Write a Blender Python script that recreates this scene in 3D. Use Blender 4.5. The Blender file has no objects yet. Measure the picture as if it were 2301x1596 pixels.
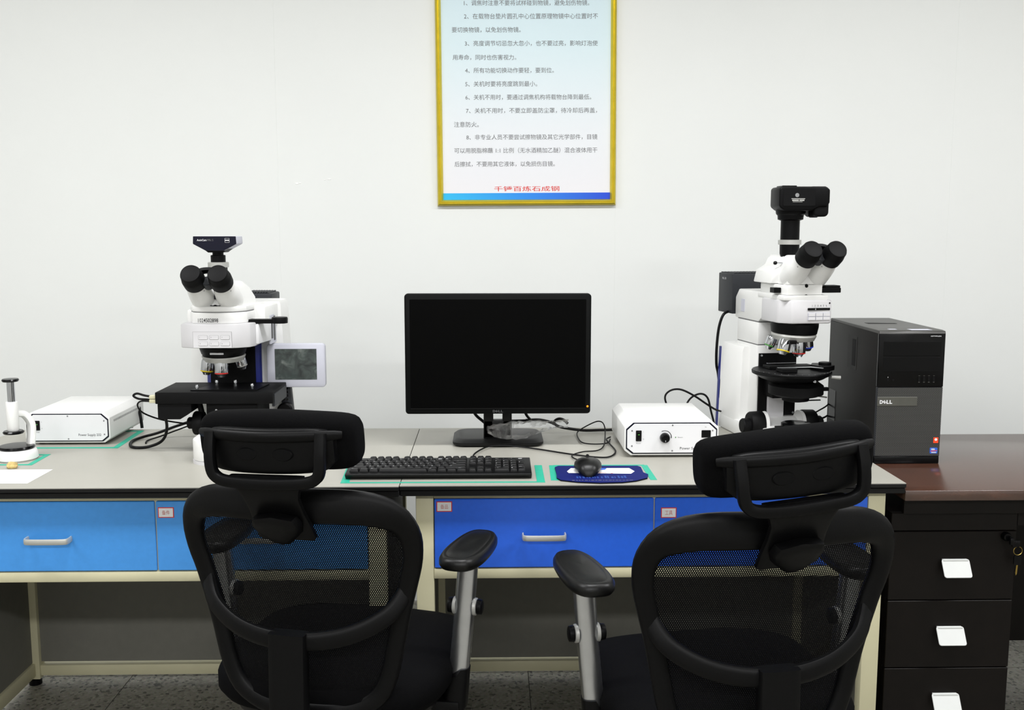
import bpy, bmesh, math, random
from mathutils import Vector, Matrix
random.seed(7)
sc = bpy.context.scene
COL = sc.collection
R = math.radians

# ------------------------------------------------------------------ camera
cam = bpy.data.cameras.new('camera'); cam.sensor_width = 36.0; cam.lens = 36.0 * 2250.0 / 2301.0
cam.clip_start = 0.05
camo = bpy.data.objects.new('camera', cam); COL.objects.link(camo)
camo.location = (0, -3.165, 1.344); camo.rotation_euler = (R(90 - 7.17), 0, R(-1.2))
sc.camera = camo
# ------------------------------------------------------------------ world, exposure
w = bpy.data.worlds.new('world'); sc.world = w; w.use_nodes = True
w.node_tree.nodes['Background'].inputs[0].default_value = (0.8, 0.9, 1.0, 1)
w.node_tree.nodes['Background'].inputs[1].default_value = 0.05
sc.view_settings.view_transform = 'Standard'; sc.view_settings.look = 'None'
sc.view_settings.gamma = 1.0; sc.view_settings.use_curve_mapping = False
sc.view_settings.exposure = 0.0
sc.cycles.max_bounces = 8
LAMP_W = (38.0, 58.0)     # front row, rear row
CEIL = 2.8
LAMPS = [(-1.9, -1.45), (0.1, -1.45), (2.1, -1.45), (-1.9, -4.7), (0.1, -4.7), (2.1, -4.7)]
for i, (x, y) in enumerate(LAMPS):
    l = bpy.data.lights.new('ceiling_lamp_light', 'AREA'); l.shape = 'RECTANGLE'; l.size = 1.2; l.size_y = 0.3
    l.energy = LAMP_W[i // 3]; l.color = (0.975, 0.98, 1.0)
    o = bpy.data.objects.new('ceiling_lamp_light', l); COL.objects.link(o); o.location = (x, y, CEIL - 0.075)

# ------------------------------------------------------------------ materials
def lin(c):
    return tuple((v / 12.92 if v <= 0.04045 else ((v + 0.055) / 1.055) ** 2.4) for v in (k / 255.0 for k in c))
def mat(name, rgb, rough=0.5, metal=0.0, spec=0.5, vary=0.04, scale=60.0, bump=0.0, coat=0.0):
    m = bpy.data.materials.new(name); m.use_nodes = True
    nt = m.node_tree; b = nt.nodes['Principled BSDF']
    c = lin(rgb)
    tc = nt.nodes.new('ShaderNodeTexCoord'); n = nt.nodes.new('ShaderNodeTexNoise')
    n.inputs['Scale'].default_value = scale; n.inputs['Detail'].default_value = 3
    nt.links.new(tc.outputs['Object'], n.inputs['Vector'])
    r = nt.nodes.new('ShaderNodeValToRGB')
    r.color_ramp.elements[0].position = 0.3; r.color_ramp.elements[1].position = 0.7
    r.color_ramp.elements[0].color = tuple(v * (1 - vary) for v in c) + (1,)
    r.color_ramp.elements[1].color = tuple(min(1, v * (1 + vary)) for v in c) + (1,)
    nt.links.new(n.outputs['Fac'], r.inputs['Fac']); nt.links.new(r.outputs['Color'], b.inputs['Base Color'])
    b.inputs['Roughness'].default_value = rough; b.inputs['Metallic'].default_value = metal
    b.inputs['Specular IOR Level'].default_value = spec
    if coat: b.inputs['Coat Weight'].default_value = coat
    if bump:
        bp = nt.nodes.new('ShaderNodeBump'); bp.inputs['Strength'].default_value = bump; bp.inputs['Distance'].default_value = 0.001
        nt.links.new(n.outputs['Fac'], bp.inputs['Height']); nt.links.new(bp.outputs['Normal'], b.inputs['Normal'])
    return m
MT = {}
MT['wall'] = mat('wall_paint', (226, 228, 226), 0.45, spec=0.3, vary=0.008, scale=3, bump=0.03)
MT['room'] = mat('room_paint', (190, 190, 186), 0.6, vary=0.01, scale=3)
MT['ceil'] = mat('ceiling_paint', (225, 225, 222), 0.8, vary=0.01, scale=5)
MT['grout'] = mat('grout', (70, 68, 62), 0.9)
MT['mark'] = mat('filler', (246, 246, 244), 0.8)
MT['white'] = mat('white_enamel', (230, 230, 228), 0.35, vary=0.01, scale=20)
MT['white2'] = mat('white_plastic', (224, 224, 226), 0.4, vary=0.01, scale=20)
MT['grey'] = mat('light_grey_plastic', (206, 205, 207), 0.45, vary=0.01, scale=30)
MT['lgrey'] = mat('screen_bezel_plastic', (190, 191, 202), 0.45, vary=0.01, scale=30)
MT['line'] = mat('seam_grey', (120, 120, 122), 0.6)
MT['black'] = mat('black_plastic', (6, 6, 7), 0.42, spec=0.13, vary=0.15, scale=200)
MT['blackm'] = mat('black_matte', (6, 6, 7), 0.6, spec=0.15, vary=0.2, scale=150)
MT['rubber'] = mat('black_rubber', (7, 7, 8), 0.55, spec=0.15, vary=0.1, scale=300, bump=0.1)
MT['dark'] = mat('dark_grey_metal', (36, 38, 42), 0.5, spec=0.3, vary=0.06, scale=80)
MT['chair'] = mat('chair_plastic', (7, 7, 8), 0.45, spec=0.16, vary=0.15, scale=260, bump=0.12)
MT['fabric'] = mat('chair_fabric', (6, 6, 7), 0.9, spec=0.08, vary=0.35, scale=600, bump=0.4)
MT['meshfab'] = mat('mesh_fabric', (9, 9, 10), 0.8, spec=0.1, vary=0.2, scale=400)
MT['padleather'] = mat('armrest_polyurethane', (11, 11, 11), 0.38, spec=0.3, vary=0.1, scale=300, bump=0.15)
MT['silver'] = mat('satin_aluminium', (206, 208, 212), 0.3, 1.0, vary=0.03, scale=40)
MT['chrome'] = mat('chrome', (205, 207, 212), 0.1, 1.0, vary=0.02)
MT['ring'] = mat('brushed_ring', (176, 176, 172), 0.4, 0.35, vary=0.03)
MT['yellow'] = mat('yellow_ring', (214, 190, 20), 0.4)
MT['red'] = mat('red_ring', (190, 30, 24), 0.4)
MT['green'] = mat('green_ring', (60, 130, 50), 0.4)
MT['blue'] = mat('blue_ring', (30, 60, 190), 0.4)
MT['navy'] = mat('navy_anodised', (4, 5, 27), 0.35, spec=0.3, vary=0.08)
MT['bluestrip'] = mat('blue_strip', (22, 34, 112), 0.4)
MT['beige'] = mat('beige_steel', (206, 201, 168), 0.45, vary=0.02, scale=15)
MT['panelgrey'] = mat('grey_panel', (110, 109, 101), 0.7, vary=0.04, scale=40)
MT['laminate'] = mat('worktop_laminate', (161, 159, 150), 0.38, spec=0.4, vary=0.025, scale=9)
MT['edge'] = mat('worktop_edge', (9, 9, 9), 0.5, spec=0.3)
MT['blueL'] = mat('light_blue_laminate', (66, 146, 222), 0.45, vary=0.03, scale=90)
MT['blueR'] = mat('deep_blue_laminate', (38, 100, 222), 0.45, vary=0.03, scale=90)
MT['handle'] = mat('satin_handle', (196, 196, 190), 0.4, 0.5, vary=0.02)
MT['paper'] = mat('paper', (232, 232, 232), 0.9, vary=0.01)
MT['redprint'] = mat('red_print', (214, 52, 42), 0.7)
MT['redink'] = mat('red_ink', (196, 120, 110), 0.8)
MT['ink'] = mat('ink_grey', (112, 112, 114), 0.8)
MT['darkink'] = mat('dark_ink', (46, 46, 50), 0.8)
MT['whiteink'] = mat('white_ink', (214, 214, 216), 0.7)
MT['dimink'] = mat('dim_ink', (62, 62, 64), 0.6)
MT['tape'] = mat('green_tape', (34, 166, 138), 0.55, vary=0.06, scale=60)
MT['gold'] = mat('gold_frame', (214, 194, 62), 0.28, 0.55, vary=0.05, scale=30)
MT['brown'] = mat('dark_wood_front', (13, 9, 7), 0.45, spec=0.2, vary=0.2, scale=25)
MT['pc'] = mat('pc_side_steel', (28, 27, 26), 0.5, spec=0.18, vary=0.05, scale=250, bump=0.05)
MT['pctop'] = mat('pc_top_plastic', (52, 51, 48), 0.4, spec=0.5, vary=0.04, scale=250)
MT['gloss'] = mat('black_gloss', (5, 5, 6), 0.22, spec=0.22, vary=0.1)
MT['badge'] = mat('badge_grey', (84, 84, 78), 0.4, 0.3)
MT['screenblack'] = mat('monitor_panel', (1, 1, 1), 0.5, spec=0.06, vary=0.1)
MT['bezel'] = mat('monitor_bezel', (4, 5, 5), 0.5, spec=0.12, vary=0.1, scale=300)
MT['mono'] = mat('monitor_stand', (12, 12, 12), 0.42, spec=0.25, vary=0.1, scale=300)
MT['key'] = mat('key_plastic', (15, 15, 16), 0.45, spec=0.25, vary=0.1, scale=300)
MT['kbd'] = mat('keyboard_body', (8, 8, 9), 0.4, spec=0.25, vary=0.1, scale=300)
MT['mouse'] = mat('mouse_plastic', (9, 9, 10), 0.38, spec=0.35, vary=0.1, scale=300)
MT['padblue'] = mat('mousepad_blue', (8, 22, 94), 0.7, spec=0.2, vary=0.08, scale=120)
MT['padstreak'] = mat('pad_streak', (24, 62, 138), 0.7)
MT['cable'] = mat('cable_black', (6, 6, 7), 0.5, spec=0.2)
MT['cablegrey'] = mat('connector_beige', (196, 192, 160), 0.5)
MT['tan'] = mat('tan_stone', (196, 172, 112), 0.8, vary=0.3, scale=120, bump=0.6)
MT['orange'] = mat('orange_sticker', (232, 70, 24), 0.5)
MT['stickblue'] = mat('blue_sticker', (34, 96, 206), 0.5)
MT['brass'] = mat('brass_key', (176, 150, 80), 0.35, 1.0)
MT['pull'] = mat('white_pull', (204, 206, 204), 0.4, vary=0.01)

def node_mat(name):
    m = bpy.data.materials.new(name); m.use_nodes = True
    nt = m.node_tree
    return m, nt, nt.nodes['Principled BSDF'], nt.nodes.new('ShaderNodeTexCoord')
def ramp(nt, stops, interp='LINEAR'):
    r = nt.nodes.new('ShaderNodeValToRGB'); e = r.color_ramp.elements; r.color_ramp.interpolation = interp
    e[0].position, e[0].color = stops[0][0], lin(stops[0][1]) + (1,)
    e[1].position, e[1].color = stops[-1][0], lin(stops[-1][1]) + (1,)
    for p, c in stops[1:-1]:
        k = e.new(p); k.color = lin(c) + (1,)
    return r
# terrazzo tile: voronoi chips in a cement ground
m, nt, b, tc = node_mat('terrazzo'); MT['tile'] = m
v = nt.nodes.new('ShaderNodeTexVoronoi'); v.inputs['Scale'].default_value = 120
n = nt.nodes.new('ShaderNodeTexNoise'); n.inputs['Scale'].default_value = 240; n.inputs['Detail'].default_value = 2
nt.links.new(tc.outputs['Object'], v.inputs['Vector']); nt.links.new(tc.outputs['Object'], n.inputs['Vector'])
r1 = ramp(nt, [(0.0, (52, 50, 46)), (0.16, (70, 68, 62)), (0.3, (132, 129, 118)), (0.8, (152, 149, 138)), (1.0, (176, 172, 160))])
nt.links.new(v.outputs['Color'], r1.inputs['Fac'])
mx = nt.nodes.new('ShaderNodeMix'); mx.data_type = 'RGBA'; mx.blend_type = 'MULTIPLY'; mx.inputs[0].default_value = 0.45
nt.links.new(r1.outputs['Color'], mx.inputs[6]); nt.links.new(n.outputs['Color'], mx.inputs[7])
nt.links.new(mx.outputs[2], b.inputs['Base Color']); b.inputs['Roughness'].default_value = 0.45
# poster print: pale cyan fading to white down the sheet
m, nt, b, tc = node_mat('poster_paper'); MT['poster'] = m
sp = nt.nodes.new('ShaderNodeSeparateXYZ'); nt.links.new(tc.outputs['Generated'], sp.inputs[0])
r1 = ramp(nt, [(0.0, (228, 226, 230)), (0.25, (224, 228, 232)), (0.55, (210, 228, 234)), (1.0, (202, 226, 236))])
nt.links.new(sp.outputs['Z'], r1.inputs['Fac']); nt.links.new(r1.outputs['Color'], b.inputs['Base Color']); b.inputs['Roughness'].default_value = 0.5
m, nt, b, tc = node_mat('poster_band'); MT['band'] = m
sp = nt.nodes.new('ShaderNodeSeparateXYZ'); nt.links.new(tc.outputs['Generated'], sp.inputs[0])
r1 = ramp(nt, [(0.0, (30, 178, 232)), (0.5, (24, 130, 226)), (1.0, (14, 62, 206))])
nt.links.new(sp.outputs['X'], r1.inputs['Fac']); nt.links.new(r1.outputs['Color'], b.inputs['Base Color'])
# brown veneer worktop
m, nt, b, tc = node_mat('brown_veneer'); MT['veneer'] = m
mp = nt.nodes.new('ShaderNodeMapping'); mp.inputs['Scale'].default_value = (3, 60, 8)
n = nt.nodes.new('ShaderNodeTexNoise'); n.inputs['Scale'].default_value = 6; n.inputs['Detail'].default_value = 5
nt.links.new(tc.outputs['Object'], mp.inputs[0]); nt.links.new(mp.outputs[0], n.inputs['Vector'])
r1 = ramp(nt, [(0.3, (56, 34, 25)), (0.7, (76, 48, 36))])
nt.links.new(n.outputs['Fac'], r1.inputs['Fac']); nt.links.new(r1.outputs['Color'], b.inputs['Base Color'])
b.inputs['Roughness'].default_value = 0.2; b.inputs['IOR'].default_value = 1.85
# perforated grille of the computer front
m, nt, b, tc = node_mat('pc_grille'); MT['grille'] = m
mp = nt.nodes.new('ShaderNodeMapping'); mp.inputs['Rotation'].default_value = (R(-90), 0, 0)
bt = nt.nodes.new('ShaderNodeTexBrick'); bt.inputs['Scale'].default_value = 1.0
bt.inputs['Brick Width'].default_value = 0.0048; bt.inputs['Row Height'].default_value = 0.0030; bt.inputs['Mortar Size'].default_value = 0.0006
bt.inputs['Color1'].default_value = lin((10, 10, 10)) + (1,); bt.inputs['Color2'].default_value = lin((14, 14, 14)) + (1,)
bt.inputs['Mortar'].default_value = lin((74, 74, 72)) + (1,)
nt.links.new(tc.outputs['Object'], mp.inputs[0]); nt.links.new(mp.outputs[0], bt.inputs['Vector'])
nt.links.new(bt.outputs['Color'], b.inputs['Base Color']); b.inputs['Roughness'].default_value = 0.4
# switched-off control display: dark, glossy, mottled reflections painted into its colour
m, nt, b, tc = node_mat('control_display'); MT['display'] = m
n = nt.nodes.new('ShaderNodeTexNoise'); n.inputs['Scale'].default_value = 34; n.inputs['Detail'].default_value = 4; n.inputs['Distortion'].default_value = 0.8
nt.links.new(tc.outputs['Object'], n.inputs['Vector'])
r1 = ramp(nt, [(0.3, (42, 46, 46)), (0.55, (66, 74, 72)), (0.75, (112, 118, 114))])
nt.links.new(n.outputs['Fac'], r1.inputs['Fac']); nt.links.new(r1.outputs['Color'], b.inputs['Base Color']); b.inputs['Roughness'].default_value = 0.12
# clear plastic bag
m = bpy.data.materials.new('clear_film'); m.use_nodes = True; nt = m.node_tree; nt.nodes.clear(); MT['film'] = m
out = nt.nodes.new('ShaderNodeOutputMaterial'); tr = nt.nodes.new('ShaderNodeBsdfTransparent'); gl = nt.nodes.new('ShaderNodeBsdfGlossy')
gl.inputs['Roughness'].default_value = 0.12; fr = nt.nodes.new('ShaderNodeFresnel'); fr.inputs[0].default_value = 1.38
n = nt.nodes.new('ShaderNodeTexNoise'); n.inputs['Scale'].default_value = 70; bp = nt.nodes.new('ShaderNodeBump'); bp.inputs['Strength'].default_value = 0.8
nt.links.new(n.outputs['Fac'], bp.inputs['Height']); nt.links.new(bp.outputs[0], gl.inputs['Normal']); nt.links.new(bp.outputs[0], fr.inputs['Normal'])
mxs = nt.nodes.new('ShaderNodeMixShader'); nt.links.new(fr.outputs[0], mxs.inputs[0]); nt.links.new(tr.outputs[0], mxs.inputs[1]); nt.links.new(gl.outputs[0], mxs.inputs[2])
nt.links.new(mxs.outputs[0], out.inputs[0])
def emit(name, rgb, s):
    m, nt, b, tc = node_mat(name); b.inputs['Base Color'].default_value = lin(rgb) + (1,)
    b.inputs['Emission Color'].default_value = lin(rgb) + (1,); b.inputs['Emission Strength'].default_value = s
    return m
MT['led'] = emit('amber_led', (255, 130, 10), 1.4)
MT['tube'] = emit('lamp_diffuser', (255, 252, 244), 4.0)

# ------------------------------------------------------------------ mesh kit
class MB:
    def __init__(s): s.bm = bmesh.new()
    def _merge(s, t, bev=0, seg=2, mtx=None):
        if bev:
            es = [e for e in t.edges if len(e.link_faces) == 2 and e.calc_face_angle(0) > R(28)]
            bmesh.ops.bevel(t, geom=es, offset=bev, segments=seg, profile=0.5, affect='EDGES', clamp_overlap=True)
        if mtx is not None: bmesh.ops.transform(t, matrix=mtx, verts=t.verts)
        me = bpy.data.meshes.new('tmp'); t.to_mesh(me); t.free()
        s.bm.from_mesh(me); bpy.data.meshes.remove(me)
        return s
    def box(s, x0, x1, y0, y1, z0, z1, bev=0, seg=2, mtx=None):
        t = bmesh.new(); bmesh.ops.create_cube(t, size=1)
        for v in t.verts: v.co = ((x0 + x1) / 2 + v.co.x * (x1 - x0), (y0 + y1) / 2 + v.co.y * (y1 - y0), (z0 + z1) / 2 + v.co.z * (z1 - z0))
        return s._merge(t, bev, seg, mtx)
    def prism(s, pts, a0, a1, axis='z', bev=0, seg=2, mtx=None):
        f = {'z': lambda p, a: (p[0], p[1], a), 'y': lambda p, a: (p[0], a, p[1]), 'x': lambda p, a: (a, p[0], p[1])}[axis]
        t = bmesh.new(); n = len(pts)
        A = [t.verts.new(f(p, a0)) for p in pts]; B = [t.verts.new(f(p, a1)) for p in pts]
        t.faces.new(A); t.faces.new(B[::-1])
        for i in range(n): t.faces.new((A[i], B[i], B[(i + 1) % n], A[(i + 1) % n]))
        bmesh.ops.recalc_face_normals(t, faces=t.faces)
        return s._merge(t, bev, seg, mtx)
    def loft(s, rings, closed=False, caps=True, mtx=None):
        t = bmesh.new(); V = [[t.verts.new(p) for p in r] for r in rings]; n = len(rings[0]); k = len(V)
        for i in range(k if closed else k - 1):
            a, b = V[i], V[(i + 1) % k]
            for j in range(n): t.faces.new((a[j], a[(j + 1) % n], b[(j + 1) % n], b[j]))
        if caps and not closed: t.faces.new(V[0][::-1]); t.faces.new(V[-1])
        bmesh.ops.recalc_face_normals(t, faces=t.faces)
        return s._merge(t, mtx=mtx)
    def lathe(s, prof, o=(0, 0, 0), axis=(0, 0, 1), seg=24, mtx=None):
        ax = Vector(axis).normalized(); q = Vector((0, 0, 1)).rotation_difference(ax); o = Vector(o); rings = []
        for r, h in prof:
            r = max(r, 1e-5)
            rings.append([o + q @ Vector((r * math.cos(2 * math.pi * j / seg), r * math.sin(2 * math.pi * j / seg), h)) for j in range(seg)])
        return s.loft(rings, mtx=mtx)
    def cyl(s, p0, p1, r0, r1=None, seg=24, ch=0.0):
        p0, p1 = Vector(p0), Vector(p1); L = (p1 - p0).length; r1 = r0 if r1 is None else r1
        pr = [(r0 - ch, 0), (r0, ch), (r1, L - ch), (r1 - ch, L)] if ch else [(r0, 0), (r1, L)]
        return s.lathe(pr, p0, p1 - p0, seg)
    def sweep(s, pts, sec, normal, closed=False, n=12, ex=3.0):
        """sec(i) -> (width across, thickness along normal); normal(i) -> surface normal"""
        P = [Vector(p) for p in pts]; k = len(P); rings = []
        for i in range(k):
            a = P[(i - 1) % k] if (closed or i > 0) else P[i]; b = P[(i + 1) % k] if (closed or i < k - 1) else P[i]
            T = (b - a).normalized(); N = Vector(normal(i)); N = (N - T * N.dot(T)).normalized(); B = T.cross(N)
            w, h = sec(i); ring = []
            for j in range(n):
                th = 2 * math.pi * (j + 0.5) / n; c, d = math.cos(th), math.sin(th)
                u = math.copysign(abs(c) ** (2 / ex), c) * w / 2; q = math.copysign(abs(d) ** (2 / ex), d) * h / 2
                ring.append(P[i] + B * u + N * q)
            rings.append(ring)
        return s.loft(rings, closed=closed)
    def tube(s, pts, r, seg=8, sub=6):
        P = smooth(pts, sub); k = len(P); rings = []; N = None
        for i in range(k):
            T = (P[min(i + 1, k - 1)] - P[max(i - 1, 0)]).normalized()
            if N is None: N = T.orthogonal().normalized()
            else: N = (N - T * N.dot(T)).normalized()
            B = T.cross(N)
            rings.append([P[i] + (N * math.cos(2 * math.pi * j / seg) + B * math.sin(2 * math.pi * j / seg)) * r for j in range(seg)])
        return s.loft(rings)
    def mesh(s, name, ang=35):
        me = bpy.data.meshes.new(name); s.bm.to_mesh(me); s.bm.free()
        for p in me.polygons: p.use_smooth = True
        me.set_sharp_from_angle(angle=R(ang))
        return me
    def obj(s, name, m, parent=None, ang=35):
        return link(name, s.mesh(name, ang), m, parent)
def smooth(pts, sub):
    P = [Vector(p) for p in pts]
    if len(P) < 3: return P
    Q = [P[0] * 2 - P[1]] + P + [P[-1] * 2 - P[-2]]; out = []
    for i in range(1, len(Q) - 2):
        a, b, c, d = Q[i - 1:i + 3]
        for k in range(sub):
            t = k / sub
            out.append(0.5 * ((2 * b) + (c - a) * t + (2 * a - 5 * b + 4 * c - d) * t * t + (-a + 3 * b - 3 * c + d) * t ** 3))
    return out + [P[-1]]
def link(name, me, m=None, parent=None):
    o = bpy.data.objects.new(name, me); COL.objects.link(o)
    if m is not None and not me.materials: me.materials.append(MT[m] if isinstance(m, str) else m)
    if parent: o.parent = parent
    return o
def tag(o, label, cat, group=None):
    o['label'] = label; o['category'] = cat
    if group: o['group'] = group
    return o
def thing(name, label, cat, loc=(0, 0, 0), rz=0, group=None):
    o = bpy.data.objects.new(name, None); COL.objects.link(o); o.location = loc; o.rotation_euler = (0, 0, R(rz))
    o.empty_display_size = 0.05
    return tag(o, label, cat, group)
def struct(o): o['kind'] = 'structure'; return o
def superell(a, b, ex, n, cx=0, cy=0):
    out = []
    for j in range(n):
        t = 2 * math.pi * j / n; c, d = math.cos(t), math.sin(t)
        out.append((cx + math.copysign(abs(c) ** (2 / ex), c) * a, cy + math.copysign(abs(d) ** (2 / ex), d) * b))
    return out
def rrect(x0, x1, y0, y1, r, n=5):
    out = []
    for cx, cy, a in ((x1 - r, y1 - r, 0), (x0 + r, y1 - r, 90), (x0 + r, y0 + r, 180), (x1 - r, y0 + r, 270)):
        for k in range(n + 1):
            t = R(a + 90 * k / n); out.append((cx + r * math.cos(t), cy + r * math.sin(t)))
    return out
# flat lettering as real (flat) mesh; fit to a width and height in the plane (ux, uy) at o
def lettering(name, s, m, parent, o, ux=(1, 0, 0), uy=(0, 0, 1), w=None, h=None, bold=0.0, res=2, center=False, mb=None):
    cu = bpy.data.curves.new('t', 'FONT'); cu.body = s; cu.size = 1; cu.resolution_u = res; cu.offset = bold
    ob = bpy.data.objects.new('t', cu)
    me = bpy.data.meshes.new_from_object(ob); bpy.data.objects.remove(ob); bpy.data.curves.remove(cu)
    if not me.vertices: return None
    xs = [v.co.x for v in me.vertices]; ys = [v.co.y for v in me.vertices]
    x0, x1, y0, y1 = min(xs), max(xs), min(ys), max(ys)
    sx = w / (x1 - x0) if w else None; sy = h / (y1 - y0) if h else None
    if sx is None: sx = sy
    if sy is None: sy = sx
    o = Vector(o); ux = Vector(ux); uy = Vector(uy)
    cx = (x0 + x1) / 2 if center else x0; cy = (y0 + y1) / 2 if center else y0
    for v in me.vertices: v.co = o + ux * ((v.co.x - cx) * sx) + uy * ((v.co.y - cy) * sy)
    if mb is not None:
        mb.bm.from_mesh(me); bpy.data.meshes.remove(me); return None
    me.name = name; me.materials.clear()
    return link(name, me, m, parent)

def dell(t, m, x, y, z, w_, h):      # four heavy capitals, the second tipped back on its corner
    mb = MB(); u = w_ / 4.1
    lettering('l', 'D', None, None, (x, y, z), w=u * 1.05, h=h, bold=0.05, mb=mb)
    c, d = math.cos(R(38)), math.sin(R(38))
    lettering('l', 'E', None, None, (x + u * 1.58, y, z + h * 0.5), ux=(c, 0, d), uy=(-d, 0, c), w=u * 0.78, h=h * 0.78, bold=0.05, center=True, mb=mb)
    lettering('l', 'L', None, None, (x + u * 2.2, y, z), w=u * 0.85, h=h, bold=0.05, mb=mb)
    lettering('l', 'L', None, None, (x + u * 3.2, y, z), w=u * 0.85, h=h, bold=0.05, mb=mb)
    o = mb.obj('logo', m, t); o['label'] = 'DELL lettering'
# ================================================================== the room
XL, XR, YF, YW = -3.2, 3.4, -6.2, 0.35
wl = struct(MB().box(XL - 0.1, XR + 0.1, YW + 0.02, YW + 0.12, 0, CEIL).obj('wall_back', 'wall'))
seams = [XL, -3.05, -1.90, -0.7324, 0.4338, 1.605, 2.77, XR]
for a, b_ in zip(seams, seams[1:]):
    MB().box(a, b_, YW, YW + 0.0195, 0, CEIL, 0.0004, 1).obj('panel', 'wall', wl)
for (x, z, sx, sz) in ((-0.6686, 1.4995, 0.0055, 0.0033), (-0.6575, 1.5017, 0.0033, 0.0022), (-0.5564, 1.5145, 0.0066, 0.0017), (-0.572, 1.5123, 0.0033, 0.0011)):
    MB().lathe([(1, 0), (0.8, 0.0012), (0, 0.0016)], (0, 0, 0), (0, -1, 0), 10, Matrix.Translation((x, YW, z)) @ Matrix.Diagonal((sx, 1, sz, 1))).obj('filler_spot', 'mark', wl)
struct(MB().box(XL - 0.1, XL, YF, YW + 0.02, 0, CEIL).obj('wall_left', 'room'))
struct(MB().box(XR, XR + 0.1, YF, YW + 0.02, 0, CEIL).obj('wall_right', 'room'))
struct(MB().box(XL - 0.1, XR + 0.1, YF - 0.1, YF, 0, CEIL).obj('wall_front', 'room'))
struct(MB().box(XL - 0.1, XR + 0.1, YF - 0.1, YW + 0.12, CEIL, CEIL + 0.1).obj('ceiling', 'ceil'))
fl = struct(MB().box(XL - 0.1, XR + 0.1, YF - 0.1, YW + 0.12, -0.1, -0.004).obj('floor', 'grout'))
T = 0.6
tile_me = MB().box(-T / 2 + 0.001, T / 2 - 0.001, -T / 2 + 0.001, T / 2 - 0.001, -0.004, 0, 0.0006, 1).mesh('tile')
for i in range(-6, 6):
    for j in range(-11, 0):
        o = link('tile', tile_me, 'tile', fl); o.location = (0.11 + T * (i + 0.5), YW + T * (j + 0.5), 0)
for i, (x, y) in enumerate(LAMPS):
    t = thing('ceiling_lamp', 'recessed fluorescent ceiling lamp, %s of the %s row' % (('left', 'middle', 'right')[i % 3], ('desk-side', 'rear')[i // 3]), 'lamp', (x, y, CEIL - 0.06), 0, 'fluorescent ceiling lamps')
    MB().box(-0.62, 0.62, -0.17, 0.17, 0.0, 0.06, 0.004).obj('housing', 'white2', t)
    MB().box(-0.6, 0.6, -0.15, 0.15, -0.006, 0.0).obj('diffuser', 'tube', t)

# ================================================================== laboratory desks
def handle(parent, x, z, y):
    pts = [(x - 0.05, y, z), (x - 0.05, y - 0.018, z), (x - 0.042, y - 0.026, z), (x, y - 0.0275, z), (x + 0.042, y - 0.026, z), (x + 0.05, y - 0.018, z), (x + 0.05, y, z)]
    MB().sweep(smooth(pts, 3), lambda i: (0.005, 0.014), lambda i: (0, 0, 1), n=8).obj('handle', 'handle', parent)
def sticker(parent, x, z, y, txt):
    s = MB().box(x - 0.0185, x + 0.0185, y - 0.0008, y, z - 0.0125, z + 0.0125).obj('label_sticker', 'redprint', parent)
    s['label'] = 'white paper label with a red border'
    MB().box(x - 0.0165, x + 0.0165, y - 0.0012, y - 0.0005, z - 0.0105, z + 0.0105).obj('label_paper', 'paper', parent)
    lettering('label_writing', txt, 'redink', parent, (x, y - 0.0016, z), w=0.018, h=0.011, center=True)
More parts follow.
